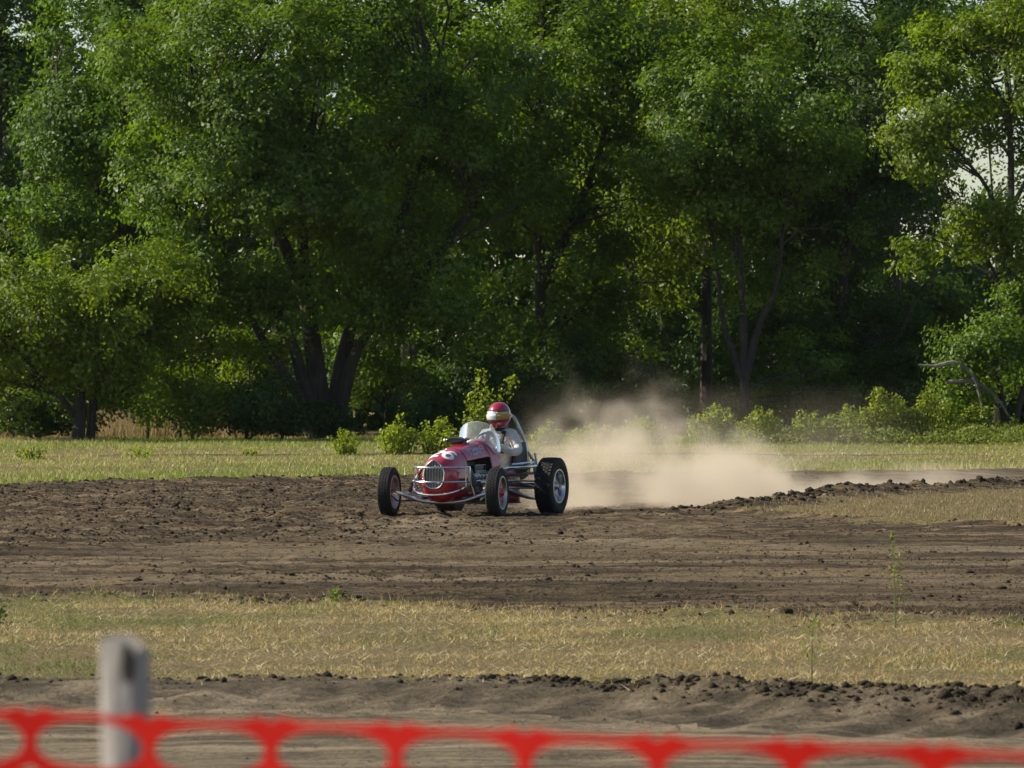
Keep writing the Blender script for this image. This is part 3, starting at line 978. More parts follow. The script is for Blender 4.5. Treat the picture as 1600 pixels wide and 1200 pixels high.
tree('tall_tree', 'tall green tree whose crown fills the top of the picture above the broad tree', 640, 178,
     [[(640, 680, 0, .3), (640, 400, 0, .24), (650, 40, 0, .12)]],
     [(640, 0, 220, 140, 0, 3, .5), (650, 300, 220, 200, 0, 3, .5)],
     ncl=200, spr=13, lps=14, leaf=.18, base=GB, seed=24)

tree('tall_tree', 'tall thin crowned tree far back at the right edge behind the airy tree', 1530, 186,
     [[(1560, 676, 0, .05), (1556, 400, 0, .04), (1532, 40, 0, .03)]],
     [(1520, 20, 110, 60, 0, 2.4, .6), (1600, 90, 60, 90, 0, 2.0, .25), (1480, 120, 60, 80, 0, 1.6, .2), (1600, 330, 60, 90, 0, 1.6, .2)],
     ncl=60, spr=12, lps=13, leaf=.16, base=GC, seed=26)

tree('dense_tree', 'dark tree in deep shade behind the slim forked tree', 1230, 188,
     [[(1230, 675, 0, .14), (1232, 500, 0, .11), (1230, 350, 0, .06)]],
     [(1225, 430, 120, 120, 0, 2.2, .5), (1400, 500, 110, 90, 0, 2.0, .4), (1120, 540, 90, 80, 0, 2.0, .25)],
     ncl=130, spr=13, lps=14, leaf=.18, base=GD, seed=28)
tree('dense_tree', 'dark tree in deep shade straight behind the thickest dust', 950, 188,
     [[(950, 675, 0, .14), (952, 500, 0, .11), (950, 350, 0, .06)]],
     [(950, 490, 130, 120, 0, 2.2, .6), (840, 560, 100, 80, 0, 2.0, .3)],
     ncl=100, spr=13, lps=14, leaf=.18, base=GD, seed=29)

# undergrowth bushes under the trees: individual rounded bushes
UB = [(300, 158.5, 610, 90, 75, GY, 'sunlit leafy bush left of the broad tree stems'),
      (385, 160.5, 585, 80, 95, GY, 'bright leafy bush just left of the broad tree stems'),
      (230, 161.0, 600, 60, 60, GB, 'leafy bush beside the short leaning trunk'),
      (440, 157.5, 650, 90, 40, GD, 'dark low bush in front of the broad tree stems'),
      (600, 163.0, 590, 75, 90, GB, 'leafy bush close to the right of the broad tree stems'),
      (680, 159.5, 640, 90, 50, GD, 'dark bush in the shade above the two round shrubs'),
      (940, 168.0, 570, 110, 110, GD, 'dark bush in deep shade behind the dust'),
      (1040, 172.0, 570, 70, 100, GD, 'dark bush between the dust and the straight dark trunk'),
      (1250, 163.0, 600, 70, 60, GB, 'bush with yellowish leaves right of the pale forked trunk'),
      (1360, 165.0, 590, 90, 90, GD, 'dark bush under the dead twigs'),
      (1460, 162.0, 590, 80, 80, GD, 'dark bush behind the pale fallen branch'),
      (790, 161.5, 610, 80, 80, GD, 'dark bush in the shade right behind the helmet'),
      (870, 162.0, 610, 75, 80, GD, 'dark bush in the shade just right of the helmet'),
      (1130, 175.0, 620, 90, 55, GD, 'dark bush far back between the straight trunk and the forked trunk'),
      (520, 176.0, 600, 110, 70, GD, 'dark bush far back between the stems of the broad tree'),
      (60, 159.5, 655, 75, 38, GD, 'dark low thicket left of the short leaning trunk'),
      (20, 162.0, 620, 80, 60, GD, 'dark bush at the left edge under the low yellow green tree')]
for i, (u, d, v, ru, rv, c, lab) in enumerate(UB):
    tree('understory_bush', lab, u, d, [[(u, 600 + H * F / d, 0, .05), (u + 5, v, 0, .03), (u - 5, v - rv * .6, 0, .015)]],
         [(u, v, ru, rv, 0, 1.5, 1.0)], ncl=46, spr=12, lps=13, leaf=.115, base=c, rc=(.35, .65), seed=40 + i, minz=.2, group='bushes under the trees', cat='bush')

# the wood behind, one mass
rng = np.random.default_rng(77)
n = 70000
wxx = rng.uniform(-34, 34, n); wyy = rng.uniform(196, 216, n)
top = 13.5 + 1.5 * vn(wxx * 0.25, wyy * 0.2, 5)
top = np.where(wxx > 12.5, 6.5 + 1.2 * vn(wxx * .5, wyy * .2, 6), top)
wzz = rng.uniform(0.0, 1.0, n) * top
cl = vn(wxx * 0.8, wzz * 0.8, 9) + 0.3 * vn(wyy * .8, wzz * .8, 10)
k = (cl > -0.55) | (wxx < 8)
Cw = np.stack([wxx, wyy, wzz], 1)[k]
me = leaf_mesh('woodland', Cw, unit(rng.standard_normal((len(Cw), 3)) + np.array([0, 0, .5])), rng.uniform(.38, .68, len(Cw)), leaf_cols(len(Cw), GD, rng), rng, .7)
tag(link('woodland', me, M['leaf']), 'dense dark wood filling the background behind the front trees', 'wood', kind='stuff')


# ------------------------------------------------------------------ shrubs and weeds in the field
def shrub(label, u, vbase, stems, leaf=.085, base=(0.10, 0.15, 0.022), seed=1, group=None, name='leafy_shrub', cat='shrub', dens=95, spread=.085):
    """stems: (u_foot, u_tip, v_tip) in the photograph."""
    d = H * F / (vbase - 600.0)
    rng = np.random.default_rng(seed)
    bx = wx(u, d)
    z0 = float(height(np.array([bx]), np.array([d]), 0.4)[0])
    root = empty(name, (bx, d, z0)); tag(root, label, cat, group)
    Ls = []; Ns = []; Sz = []
    for (uf, ut, vt) in stems:
        dy = rng.uniform(-.35, .35)
        a = np.array([wx(uf, d) - bx, dy * .5, -0.03]); b = np.array([wx(ut, d) - bx, dy, wz(vt, d) - z0])
        m = a * .45 + b * .55 + np.array([(b[0] - a[0]) * -.12, 0, 0]) + rng.normal(0, .03, 3)
        P = spline([a, m, b], 8)
        ln = np.linalg.norm(b - a)
        mb = MB(); mb.tube(P, [0.012 * (1 - .75 * i / 7) + .002 for i in range(8)], 5); mb.build('stem', M['bark'], root)
        k = int(dens * ln)
        t = rng.random(k) ** .8
        Pn = np.array(P); idx = np.clip(t * 7, 0, 6.999); i0 = idx.astype(int); fr = (idx - i0)[:, None]
        q = Pn[i0] * (1 - fr) + Pn[i0 + 1] * fr
        sp = (spread * (1.25 - t) * (0.6 + ln) + 0.03)[:, None]
        o = rng.standard_normal((k, 3)) * sp * np.array([1, 1, .55])
        Ls.append(q + o); Ns.append(unit(unit(o) * .5 + np.array([0, 0, .5]) + rng.standard_normal((k, 3)) * .6)); Sz.append(leaf * rng.uniform(.55, 1.25, k))
    L = np.concatenate(Ls); ok = L[:, 2] > 0.0
    me = leaf_mesh('foliage', L[ok], np.concatenate(Ns)[ok], np.concatenate(Sz)[ok], leaf_cols(int(ok.sum()), base, rng), rng, .72)
    link('foliage', me, M['leaf'], root)
    return root


LG = (0.20, 0.25, 0.022)


def fan(u0, u1, vlo, vhi, n, seed):
    r = random.Random(seed)
    out = []
    for i in range(n):
        t = (i + .5) / n
        c = 1 - abs(2 * t - 1)
        uu = u0 + (u1 - u0) * t
        out.append((u0 + (u1 - u0) * (.2 + .6 * t), uu + r.uniform(-5, 5), vlo + (vhi - vlo) * (.55 + .45 * c) * r.uniform(.62, 1.0)))
    return out


shrub('smallest light green shrub left of the two round shrubs', 540, 712, fan(520, 560, 712, 662, 9, 1), base=LG, seed=60, dens=120, spread=.07)
shrub('round light green shrub between the smallest shrub and the car', 620, 712, fan(590, 652, 712, 646, 14, 2), base=LG, seed=61, dens=130, spread=.09)
shrub('round light green shrub directly behind the red nose', 684, 712, fan(654, 716, 712, 642, 14, 3), base=LG, seed=62, dens=130, spread=.09)
shrub('tallest sapling with two upright leafy shoots behind the windshield', 752, 711, [(750, 750, 576), (748, 742, 600), (752, 760, 606), (756, 803, 587), (745, 733, 625), (758, 772, 630), (750, 752, 640), (748, 738, 650), (760, 785, 640), (752, 765, 655), (742, 728, 655)], base=LG, seed=63, dens=105, spread=.06)
ROW = [(856, 700, 836, 878, 655, 7, 'thin shrub with one upright shoot just right of the driver'),
       (925, 699, 890, 962, 655, 9, 'shrub half hidden by the thickest dust'),
       (1000, 698, 965, 1040, 645, 9, 'shrub seen through thin dust left of the pair of upright shoots'),
       (1112, 697, 1082, 1142, 618, 11, 'shrub with a pair of upright shoots at the left end of the bright row'),
       (1190, 696, 1162, 1222, 626, 10, 'narrow shrub right of the pair of upright shoots'),
       (1258, 696, 1228, 1290, 632, 10, 'lower shrub in the dip of the bright row'),
       (1318, 696, 1286, 1348, 625, 10, 'shrub rising toward the tallest clump of the row'),
       (1380, 695, 1340, 1422, 598, 17, 'widest and tallest clump of the bright shrub row'),
       (1452, 695, 1415, 1490, 598, 14, 'tall shrub with a pointed shoot right of the widest clump'),
       (1525, 694, 1488, 1560, 615, 12, 'leaning shrub near the right end of the row'),
       (1582, 694, 1556, 1618, 650, 8, 'low shrub at the right edge of the picture')]
for i, (u, vb, u0, u1, vt, n, lab) in enumerate(ROW):
    shrub(lab, u, vb, fan(u0 - 6, u1 + 6, vb, vt, n + 3, 10 + i), base=(0.205, 0.25, 0.032), seed=80 + i, dens=150, spread=.085, group='shrubs in the row before the trees')
# low tangle of weeds between the shrubs of the row
rng = np.random.default_rng(55)
n = 20000
q = rng.uniform(0, 1, n); dd = rng.uniform(146.5, 153.5, n); uu = 840 + q * 800
xx = wx(uu, dd)
hh = (0.30 + 0.38 * fbm(xx * 1.1, dd * .3, 140, 3)) * (0.7 + .5 * sstep(900, 1350, uu))
zz = rng.random(n) ** .8 * np.clip(hh, .08, 1.2)
me = leaf_mesh('weed_tangle', np.stack([xx, dd, zz], 1), unit(rng.standard_normal((n, 3)) * .7 + np.array([0, -.2, .6])), rng.uniform(.05, .11, n), leaf_cols(n, (0.16, 0.195, 0.045), rng), rng, .6)
tag(link('weed_tangle', me, M['leaf']), 'low tangle of bright weeds at the foot of the shrub row', 'weeds', kind='stuff')

shrub('small pale weed clump far left in the field', 50, 718, fan(30, 72, 718, 695, 7, 31), base=LG, seed=101, name='field_weed', cat='weed')
shrub('small pale weed clump in the field left of the broad tree', 218, 716, fan(200, 238, 716, 698, 6, 32), base=LG, seed=102, name='field_weed', cat='weed')
shrub('tiny weed clump in the field below the broad tree', 390, 712, fan(378, 402, 712, 700, 5, 33), base=LG, seed=103, name='field_weed', cat='weed')


def weed(label, u, vbase, vtip, lean, seed, spread=.05, dens=150, base=(0.17, 0.22, 0.05), name='tall_weed', group=None):
    d = H * F / (vbase - 600.0)
    rng = np.random.default_rng(seed)
    bx = wx(u, d); z0 = float(height(np.array([bx]), np.array([d]))[0])
    root = empty(name, (bx, d, z0)); tag(root, label, 'weed', group)
    h = max(wz(vtip, d) - z0, .12)
    P = spline([(0, 0, -.02), (lean * .3, 0, h * .5), (lean, 0, h)], 9)
    mb = MB(); mb.tube(P, [0.006 * (1 - .7 * i / 8) for i in range(9)], 5); mb.build('stem', M['green_stem'], root)
    k = int(dens * h)
    t = np.concatenate([rng.uniform(.30, 1, k)])
    clump = 0.35 + 0.65 * (np.sin(t * 17 + seed) > 0)
    kk = rng.random(k) < clump; t = t[kk]; k = len(t)
    Pn = np.array(P); idx = np.clip(t * 8, 0, 7.999); i0 = idx.astype(int); fr = (idx - i0)[:, None]
    q = Pn[i0] * (1 - fr) + Pn[i0 + 1] * fr + rng.standard_normal((k, 3)) * np.array([spread, spread, .02]) * (1.15 - t)[:, None]
    me = leaf_mesh('foliage', q, unit(rng.standard_normal((k, 3)) + np.array([0, 0, .3])), rng.uniform(.02, .05, k), leaf_cols(k, base, rng), rng, .35)
    link('foliage', me, M['leaf'], root)


M['green_stem'] = plain('green_stem', (0.16, 0.19, 0.05), 0.7)
weed('tall thin green weed standing before the track at the right', 1399, 985, 832, -.02, 5)
weed('shorter feathery weed in the mown strip left of the tall thin weed', 1268, 1065, 960, .01, 6, .06)
weed('dark green weed cut by the left edge of the mown strip', -3, 992, 948, .03, 7, .05, 700, (0.05, 0.09, 0.03), 'leafy_weed')
for i, (u, vb, vt, lab) in enumerate([(522, 948, 936, 'small green tuft at the track edge below the car')]):
    weed(lab, u, vb, vt, .01, 20 + i, .05, 900, (0.15, 0.22, 0.05), 'grass_tuft')

# fallen pale branches among the right hand trees
for i, (pts, lab) in enumerate([([(1435, 570, .03), (1462, 572, .06), (1490, 567, .09), (1512, 578, .07), (1526, 600, .05), (1545, 690, .03)], 'bleached bent branch standing out before the right trees'),
                                ([(1478, 597, .05), (1500, 596, .09), (1525, 597, .07), (1560, 625, .05), (1600, 692, .04)], 'short bleached branch below the bent branch')]):
    d = 151.0 + .4 * i
    P = spline([(wx(u, d), d, wz(v, d), r) for u, v, r in pts], 16)
    mb = MB(); mb.tube([p[:3] for p in P], [max(p[3] * .8, .008) for p in P], 7)
    tag(mb.build('fallen_branch', M['dull_bark']), lab, 'branch')

# lone thin post in the tall grass
d = 164
mb = MB(); mb.tube([(wx(281, d), d, -.1), (wx(282, d), d, .45), (wx(281, d), d, wz(640, d))], [.06, .055, .05], 8)
tag(mb.build('fence_post', M['bark']), 'thin dark post standing in the tall tan grass', 'post')

# ================================================================== racing car
# local frame: X to the car's left (right in the photograph), -Y forward, Z up; origin between the front wheels on the ground
YAW = R(-21)
CX = wx(692, CAR_D)
CZ = -0.045
car = empty('race_car', (CX, CAR_D, CZ), YAW)
tag(car, 'red open wheel vintage racing car number 26 sliding through the dirt corner', 'racing car')

SEC = [(-.28, .155, .34, .49, .705), (-.20, .205, .245, .45, .745), (-.10, .235, .195, .43, .785), (.05, .250, .170, .42, .822), (.30, .262, .165, .42, .868),
       (.60, .272, .165, .42, .902), (.90, .282, .165, .42, .932), (1.10, .295, .165, .42, .955), (1.27, .305, .165, .42, .972)]
SA = np.array(SEC)


def sec(Y):
    return [float(np.interp(Y, SA[:, 0], SA[:, i])) for i in range(1, 5)]


def surf(Y, phi, off=0.0):
    """point of the body skin: phi 0 = left side, pi/2 = top."""
    a, zb, zm, zt = sec(Y)
    c, s = math.cos(phi), math.sin(phi)
    p = 0.82
    x = (a + off) * math.copysign(abs(c) ** p, c)
    h = (zt - zm) if s >= 0 else (zm - zb)
    z = zm + (h + off) * math.copysign(abs(s) ** p, s)
    return Vector((x, Y, z))


def skin(y0, y1, p0, p1, ny=14, npn=28, off=0.0):
    return [[surf(y0 + (y1 - y0) * i / ny, p0 + (p1 - p0) * j / npn, off) for j in range(npn + 1)] for i in range(ny + 1)]


# nose shell, closed all round, with rounded lip round the grille
mb = MB(); mb.grid(skin(-.28, .24, -math.pi, math.pi, 18, 64)); nose = mb.build('nose_shell', M['red'], car, solid=.006, angle=60)
# hood over the open engine bay
mb = MB(); mb.grid(skin(.243, .985, .60, math.pi - .60, 16, 36)); hood = mb.build('hood', M['red'], car, solid=.006, angle=60)
# cowl
mb = MB(); mb.grid(skin(.988, 1.27, .10, math.pi - .10, 10, 40)); cowl = mb.build('cowl', M['red'], car, solid=.008, angle=60)
# firewall behind the engine
mb = MB()
P = [surf(1.0, .12 + (math.pi - .24) * j / 24, -.012) for j in range(25)]
mb.add(P + [Vector((p.x, p.y + .012, p.z)) for p in P], [tuple(range(25)), tuple(range(49, 24, -1))]); mb.build('firewall', M['void'], car, smooth=False)
# belly pan
mb = MB()
mb.grid([[surf(.243 + 1.03 * i / 14, -math.pi + .0 + (math.pi) * j / 24, -.004) for j in range(3, 22)] for i in range(15)])
mb.build('belly_pan', M['dark_red'], car, solid=.006)
# cockpit tub sides
for s in (-1, 1):
    mb = MB()
    mb.grid([[(s * (.302 + .012 * math.sin(j / 5 * math.pi)), 1.275 + .62 * i / 8, .15 + (.45 - .10 * (i / 8) ** 2) * j / 5) for j in range(6)] for i in range(9)])
    mb.build('cockpit_side', M['dark_red'], car, solid=.01)
mb = MB(); mb.box((0, 1.62, .15), (.58, .7, .02)); mb.build('floor_pan', M['steel'], car, smooth=False)

# number on the nose: broad white strokes laid on the hood skin
def ribbon(mb, pts, w, off=.0045, n=40, nw=3):
    """pts in (phi, Y) on the skin; w in metres."""
    P = spline(pts, n)
    rows = []
    for i, (ph, yy) in enumerate(P):
        a = P[max(i - 1, 0)]; b = P[min(i + 1, n - 1)]
        t = np.array([(b[0] - a[0]) * .27, b[1] - a[1]]); t /= max(np.linalg.norm(t), 1e-9)
        nrm = np.array([-t[1] / .27, t[0]])
        rows.append([surf(yy + nrm[1] * w * (k / nw - .5), ph + nrm[0] * w * (k / nw - .5), off) for k in range(nw + 1)])
    mb.grid(rows)


def glyph(mb, strokes, ph0, y0, sx, sy, w):
    """strokes in a unit box (x right as read, y up), read from the front."""
    for st in strokes:
        ribbon(mb, [(ph0 - x * sx, y0 + y * sy) for x, y in st], w)


TWO = [[(.04, .72), (.16, .93), (.5, 1.0), (.84, .9), (.93, .68), (.78, .45), (.42, .22), (.08, .03)], [(.02, .03), (.5, .03), (.98, .03)]]
SIX = [[(.88, .86), (.62, 1.0), (.32, .92), (.12, .68), (.06, .38), (.2, .1), (.5, 0), (.8, .08), (.94, .32), (.8, .55), (.5, .62), (.22, .52), (.1, .36)]]
mb = MB()
glyph(mb, TWO, math.pi / 2 + .50, -.155, .50, .24, .05)
num = mb.build('number_digit', M['white'], hood)
mb = MB()
glyph(mb, SIX, math.pi / 2 - .10, -.155, .52, .24, .05)
mb.build('number_digit', M['white'], hood)
# faded lettering on the left side of the hood: two rows of illegible strokes
rs = random.Random(3)
mb = MB()
for (yy0, yy1, ph, hgt, k) in ((.42, .98, .93, .15, 9), (.46, .80, .74, .10, 7)):
    for i in range(k):
        ya = yy0 + (yy1 - yy0) * i / k; yb = ya + (yy1 - yy0) / k * .62
        sh = rs.choice((0, 1, 2, 3))
        if sh in (0, 1): ribbon(mb, [(ph, ya), (ph + hgt, ya)], .016, n=5, nw=1)
        if sh in (1, 2): ribbon(mb, [(ph + hgt, ya), (ph + hgt, yb)], .016, n=5, nw=1)
        if sh in (0, 2, 3): ribbon(mb, [(ph, ya), (ph + .003, yb)], .016, n=5, nw=1)
        if sh in (0, 3): ribbon(mb, [(ph + hgt * .5, ya), (ph + hgt * .5, yb)], .016, n=5, nw=1)
        if sh in (2, 3): ribbon(mb, [(ph, yb), (ph + hgt, yb)], .016, n=5, nw=1)
mb.build('side_lettering', M['grey_print'], hood)

# grille: egg outline with a peak, chrome surround, upright bars, script badge
def egg(t, k=1.0):
    c, s = math.cos(t), math.sin(t)
    z = .515 + (.175 if s > 0 else .152) * s * k + (.030 * k * max(0, 1 - abs(c) * 2.6) if s > 0 else 0)
    return .136 * k * math.copysign(abs(c) ** .8, c), z


gy = -.292
mb = MB(); mb.tube([(egg(2 * math.pi * i / 56)[0], gy - .012, egg(2 * math.pi * i / 56)[1]) for i in range(56)], .0105, 8, closed=True)
gs = mb.build('grille', M['chrome'], car)
mb = MB(); P = [(egg(2 * math.pi * i / 40)[0], gy + .02, egg(2 * math.pi * i / 40)[1]) for i in range(40)]
mb.add(P, [tuple(range(40))]); mb.build('grille_backing', M['void'], gs, smooth=False)
mb = MB()
for i in range(-6, 7):
    x = i * .0205
    ang = math.acos(min(.999, (abs(x) / .136) ** 1.25))
    z0 = egg(-ang)[1]; z1 = egg(ang)[1]
    mb.box((x, gy, (z0 + z1) / 2), (.0045, .014, z1 - z0))
mb.build('grille_bars', M['alloy'], gs, smooth=False)
mb = MB()
mb.tube(spline([(-.115, gy - .03, .612), (-.095, gy - .03, .64), (-.08, gy - .03, .606), (-.055, gy - .03, .632), (-.04, gy - .03, .608), (-.015, gy - .03, .63), (0, gy - .03, .608), (.025, gy - .03, .65), (.04, gy - .03, .61), (.06, gy - .03, .638), (.08, gy - .03, .615), (.1, gy - .03, .642)], 60), .0085, 6)
mb.build('script_badge', M['chrome'], gs)
# lip that closes the nose around the grille
mb = MB(); rows = []
for k in range(4):
    t = k / 3
    rows.append([])
    for j in range(65):
        ph = -math.pi + 2 * math.pi * j / 64
        a = surf(-.28, ph); b = egg(ph, 1.0)
        rows[-1].append((a.x * (1 - t) + b[0] * t, -.28 - .02 * math.sin(t * 1.5), a.z * (1 - t) + b[1] * t))
mb.grid(rows); mb.build('nose_lip', M['red'], car, angle=70)

# bumper hoops of bright tube round the nose
def hoop(z, hw, yf, yb, drop=0.0, n=36, r=.0115):
    pts = [(-hw, yb, z)] + [(-hw * math.cos(a) if True else 0, yf + (yb - yf) * (1 - math.sin(a)) * .75, z - drop * math.sin(a)) for a in [math.pi * i / (n - 1) for i in range(n)]] + [(hw, yb, z)]
    return pts


mb = MB()
mb.tube(hoop(.625, .345, -.33, .02), .0125, 8)
mb.tube(hoop(.445, .345, -.36, .02), .0125, 8)
mb.tube(hoop(.400, .345, -.36, .02, .115), .0125, 8)
for s in (-1, 1):
    for yy, sl in ((.02, 0.0), (-.09, 0.0)):
        mb.tube([(s * .345, yy, .635), (s * .345, yy, .40)], .0115, 7)
    mb.tube([(s * .345, .04, .635), (s * .36, .05, .42), (s * .40, .07, .27)], .0115, 7)
    mb.tube([(s * .345, .02, .625), (s * .25, .10, .64)], .010, 7)
mb.build('front_bumper', M['chrome'], car)

# front axle, tie rod, steering and springs
FX = .725; FZ = .31
mb = MB(); mb.tube(spline([(-FX, .0, FZ + .02), (-.52, -.005, FZ - .03), (-.28, -.01, .205), (0, -.01, .185), (.28, -.01, .205), (.52, -.005, FZ - .03), (FX, 0, FZ + .02)], 30), .026, 10); mb.build('front_axle', M['alloy'], car)
mb = MB(); mb.tube([(-.66, .10, .20), (.66, .10, .20)], .011, 7); mb.tube([(-.66, .10, .20), (-.70, .02, .26)], .012, 7); mb.tube([(.66, .10, .20), (.70, .02, .26)], .012, 7); mb.build('tie_rod', M['steel'], car)
for s in (-1, 1):
    mb = MB(); mb.tube([(s * .50, .0, FZ - .03), (s * .33, .75, .40)], .013, 7); mb.tube([(s * .50, .02, FZ - .085), (s * .33, .75, .31)], .013, 7); mb.build('radius_rod', M['chrome'], car)
    mb = MB(); mb.tube([(s * .46, .02, FZ + .0), (s * .33, .10, .60)], .022, 9); mb.tube([(s * .43, .035, FZ + .08), (s * .36, .08, .50)], .032, 9); mb.build('front_shock', M['steel'], car)
    mb = MB(); mb.tube([(s * .30, .0, .47), (s * .30, 1.2, .50), (s * .33, 2.3, .52)], .02, 8); mb.tube([(s * .27, .0, .24), (s * .27, 1.2, .22), (s * .30, 2.1, .24)], .02, 8); mb.build('frame_rail', M['steel'], car)

# engine
mb = MB(); mb.box((0, .62, .43), (.36, .62, .34)); mb.box((0, .62, .64), (.22, .56, .10), taper=.8); mb.box((.0, .28, .45), (.24, .08, .30))
eng = mb.build('engine', M['steel'], car, bevel=.012)
mb = MB(); mb.box((.212, .62, .61), (.075, .30, .06)); mb.build('valve_cover', M['black'], eng, bevel=.01)
mb = MB(); mb.tube([(.262, .46, .645), (.262, .79, .645), (.262, .79, .575), (.262, .46, .575)], .0085, 6, closed=True); mb.tube([(.20, .45, .56), (.29, .45, .56), (.29, .82, .555)], .008, 6); mb.build('carburettor_frame', M['chrome'], eng)
mb = MB()
for k in range(4):
    yy = .42 + k * .13
    mb.tube(spline([(.17, yy, .52), (.25, yy + .01, .52), (.285, yy + .05, .47), (.29, yy + .14, .43)], 8), .021, 8)
mb.tube(spline([(.29, .50, .43), (.30, .95, .41), (.33, 1.5, .30), (.36, 2.05, .22), (.34, 2.4, .20)], 20), .03, 10)
mb.build('exhaust_pipe', M['alloy'], eng)
mb = MB()
for k in range(5): mb.tube([(.19 + .012 * k, .30, .38 + .03 * k), (.27, .5 + .05 * k, .56 - .02 * k)], .007, 6)
mb.tube([(.30, .38, .45), (.30, .96, .455)], .01, 7)
mb.build('fuel_lines', M['chrome'], eng)
# black air scoop on the hood
mb = MB()
mb.grid([[(-.085 + .13 * math.cos(a) * w, yy, zz + .032 * math.sin(a) * w) for a in [2 * math.pi * i / 20 for i in range(21)]] for yy, zz, w in ((.60, .955, .80), (.61, .955, 1.0), (.72, .962, 1.0), (.86, .968, .9), (.95, .965, .5))])
P = [(-.085 + .104 * math.cos(2 * math.pi * i / 20), .605, .955 + .026 * math.sin(2 * math.pi * i / 20)) for i in range(20)]
mb.add(P, [tuple(range(20))])
mb.box((-.085, .76, .925), (.16, .14, .05)); mb.build('air_scoop', M['black'], car)
mb = MB(); mb.tube([(-.235, .62, .955), (-.215, .62, .96), (-.20, .62, .955)], [.014, .02, .012], 8); mb.build('scoop_cap', M['chrome'], car)

# windshield wrapping round the cowl
rows = []
nw = 40
for j in range(9):
    t = j / 8
    row = []
    for i in range(nw + 1):
        ps = R(-98) + R(196) * i / nw
        x = .292 * math.sin(ps) * (1 - .05 * t); yy = 1.235 - .185 * math.cos(ps) * (1 - .12 * t) + .05 * t
        a, zb, zm, zt = sec(min(1.2, yy))
        q = min(1.0, abs(x) / .305)
        zbase = zm + (zt - zm) * max(0.0, 1 - q ** (1 / .41)) ** .41 + .004
        zbase = max(zbase, .80)
        ztop = max(1.185 - .315 * (abs(ps) / R(90)) ** 2.4, zbase + .02)
        row.append((x, yy, zbase + (float(ztop) - zbase) * t))
    rows.append(row)
mb = MB(); mb.grid(rows); ws = mb.build('windshield', M['glass'], car, angle=80)
mb = MB(); mb.tube(rows[0][::2], .0075, 6); mb.build('windshield_trim', M['alloy'], ws)
mb = MB(); mb.tube(rows[-1], .0032, 6); mb.build('windshield_edge', M['white'], ws)

# seat, roll hoop, tail, rear suspension
mb = MB()
mb.grid([[(.255 * math.cos(a), 2.02 + .11 * math.sin(a) - (.13 if abs(math.cos(a)) > .8 else 0) + .06 * t, .30 + .64 * t - .07 * t * abs(math.cos(a)) ** 3) for a in [math.pi * i / 16 for i in range(17)]] for t in [k / 8 for k in range(9)]])
mb.build('seat', M['navy'], car, solid=.05, bevel=.012)
for s in (-1, 1):
    mb = MB()
    mb.grid([[(s * (.285 + .01 * math.sin(k)), 1.72 + .46 * i / 6, .50 + (.10 + .32 * math.sin(min(1, i / 4.0) * math.pi / 2)) * k / 4) for k in range(5)] for i in range(7)])
    mb.build('seat_side', M['navy'], car, solid=.012)
mb = MB()
mb.tube(spline([(-.285, 2.2, .48), (-.28, 2.2, .84), (-.17, 2.16, 1.16), (-.09, 2.15, 1.26), (.09, 2.15, 1.26), (.17, 2.16, 1.16), (.28, 2.2, .84), (.285, 2.2, .48)], 44), .021, 9)
for s in (-1, 1): mb.tube([(s * .13, 2.15, 1.22), (s * .25, 2.46, .70)], .015, 8)
mb.tube([(-.21, 2.18, 1.05), (.21, 2.18, 1.05)], .015, 8)
mb.build('roll_bar', M['alloy'], car)
mb = MB(); mb.box((0, 2.11, 1.15), (.20, .06, .16)); mb.build('headrest', M['navy'], car, bevel=.02)
# tail tank
rows = []
for (yy, a, zb, zt) in ((2.20, .24, .42, .80), (2.32, .255, .40, .82), (2.48, .23, .42, .78), (2.62, .16, .46, .70), (2.70, .06, .52, .62)):
    rows.append([(a * math.copysign(abs(math.cos(t)) ** .75, math.cos(t)), yy, (zb + zt) / 2 + (zt - zb) / 2 * math.copysign(abs(math.sin(t)) ** .75, math.sin(t))) for t in [2 * math.pi * i / 28 for i in range(29)]])
mb = MB(); mb.grid(rows); mb.build('tail_tank', M['navy'], car)
# side rails beside the cockpit
for s in (-1, 1):
    mb = MB()
    mb.tube(spline([(s * .31, .98, .56), (s * .42, 1.06, .60), (s * .43, 1.5, .60), (s * .43, 2.0, .61), (s * .40, 2.22, .62), (s * .28, 2.26, .62)], 26), .019, 9)
    mb.tube(spline([(s * .36, 1.45, .64), (s * .42, 1.9, .655), (s * .40, 2.2, .66)], 14), .016, 8)
    for yy in (1.25, 1.95): mb.tube([(s * .43, yy, .60), (s * .29, yy, .52)], .013, 7)
    mb.build('side_rail', M['chrome'], car)
    mb = MB()
    mb.tube([(s * .40, 2.14, .70), (s * .47, 2.05, .42)], .02, 9); mb.tube([(s * .40, 2.20, .78), (s * .44, 2.24, .40)], .016, 8); mb.tube([(s * .30, 2.2, .80), (s * .42, 2.28, .58)], .014, 8)
    mb.build('rear_strut', M['alloy'], car)
    mb = MB(); mb.tube([(s * .34, .95, .45), (s * .52, 1.98, .42)], .013, 7); mb.tube([(s * .34, .95, .36), (s * .54, 1.98, .33)], .013, 7); mb.tube([(s * .35, 1.42, .44), (s * .56, 1.95, .34)], .012, 7); mb.build('rear_radius_rod', M['alloy'], car)
RX = .70; RZ = .36
mb = MB(); mb.tube([(-RX, 2.0, RZ), (RX, 2.0, RZ)], .04, 12); mb.tube([(-.12, 2.0, RZ), (-.08, 2.0, RZ), (.08, 2.0, RZ), (.12, 2.0, RZ)], [.05, .13, .13, .05], 16); mb.build('rear_axle', M['steel'], car)
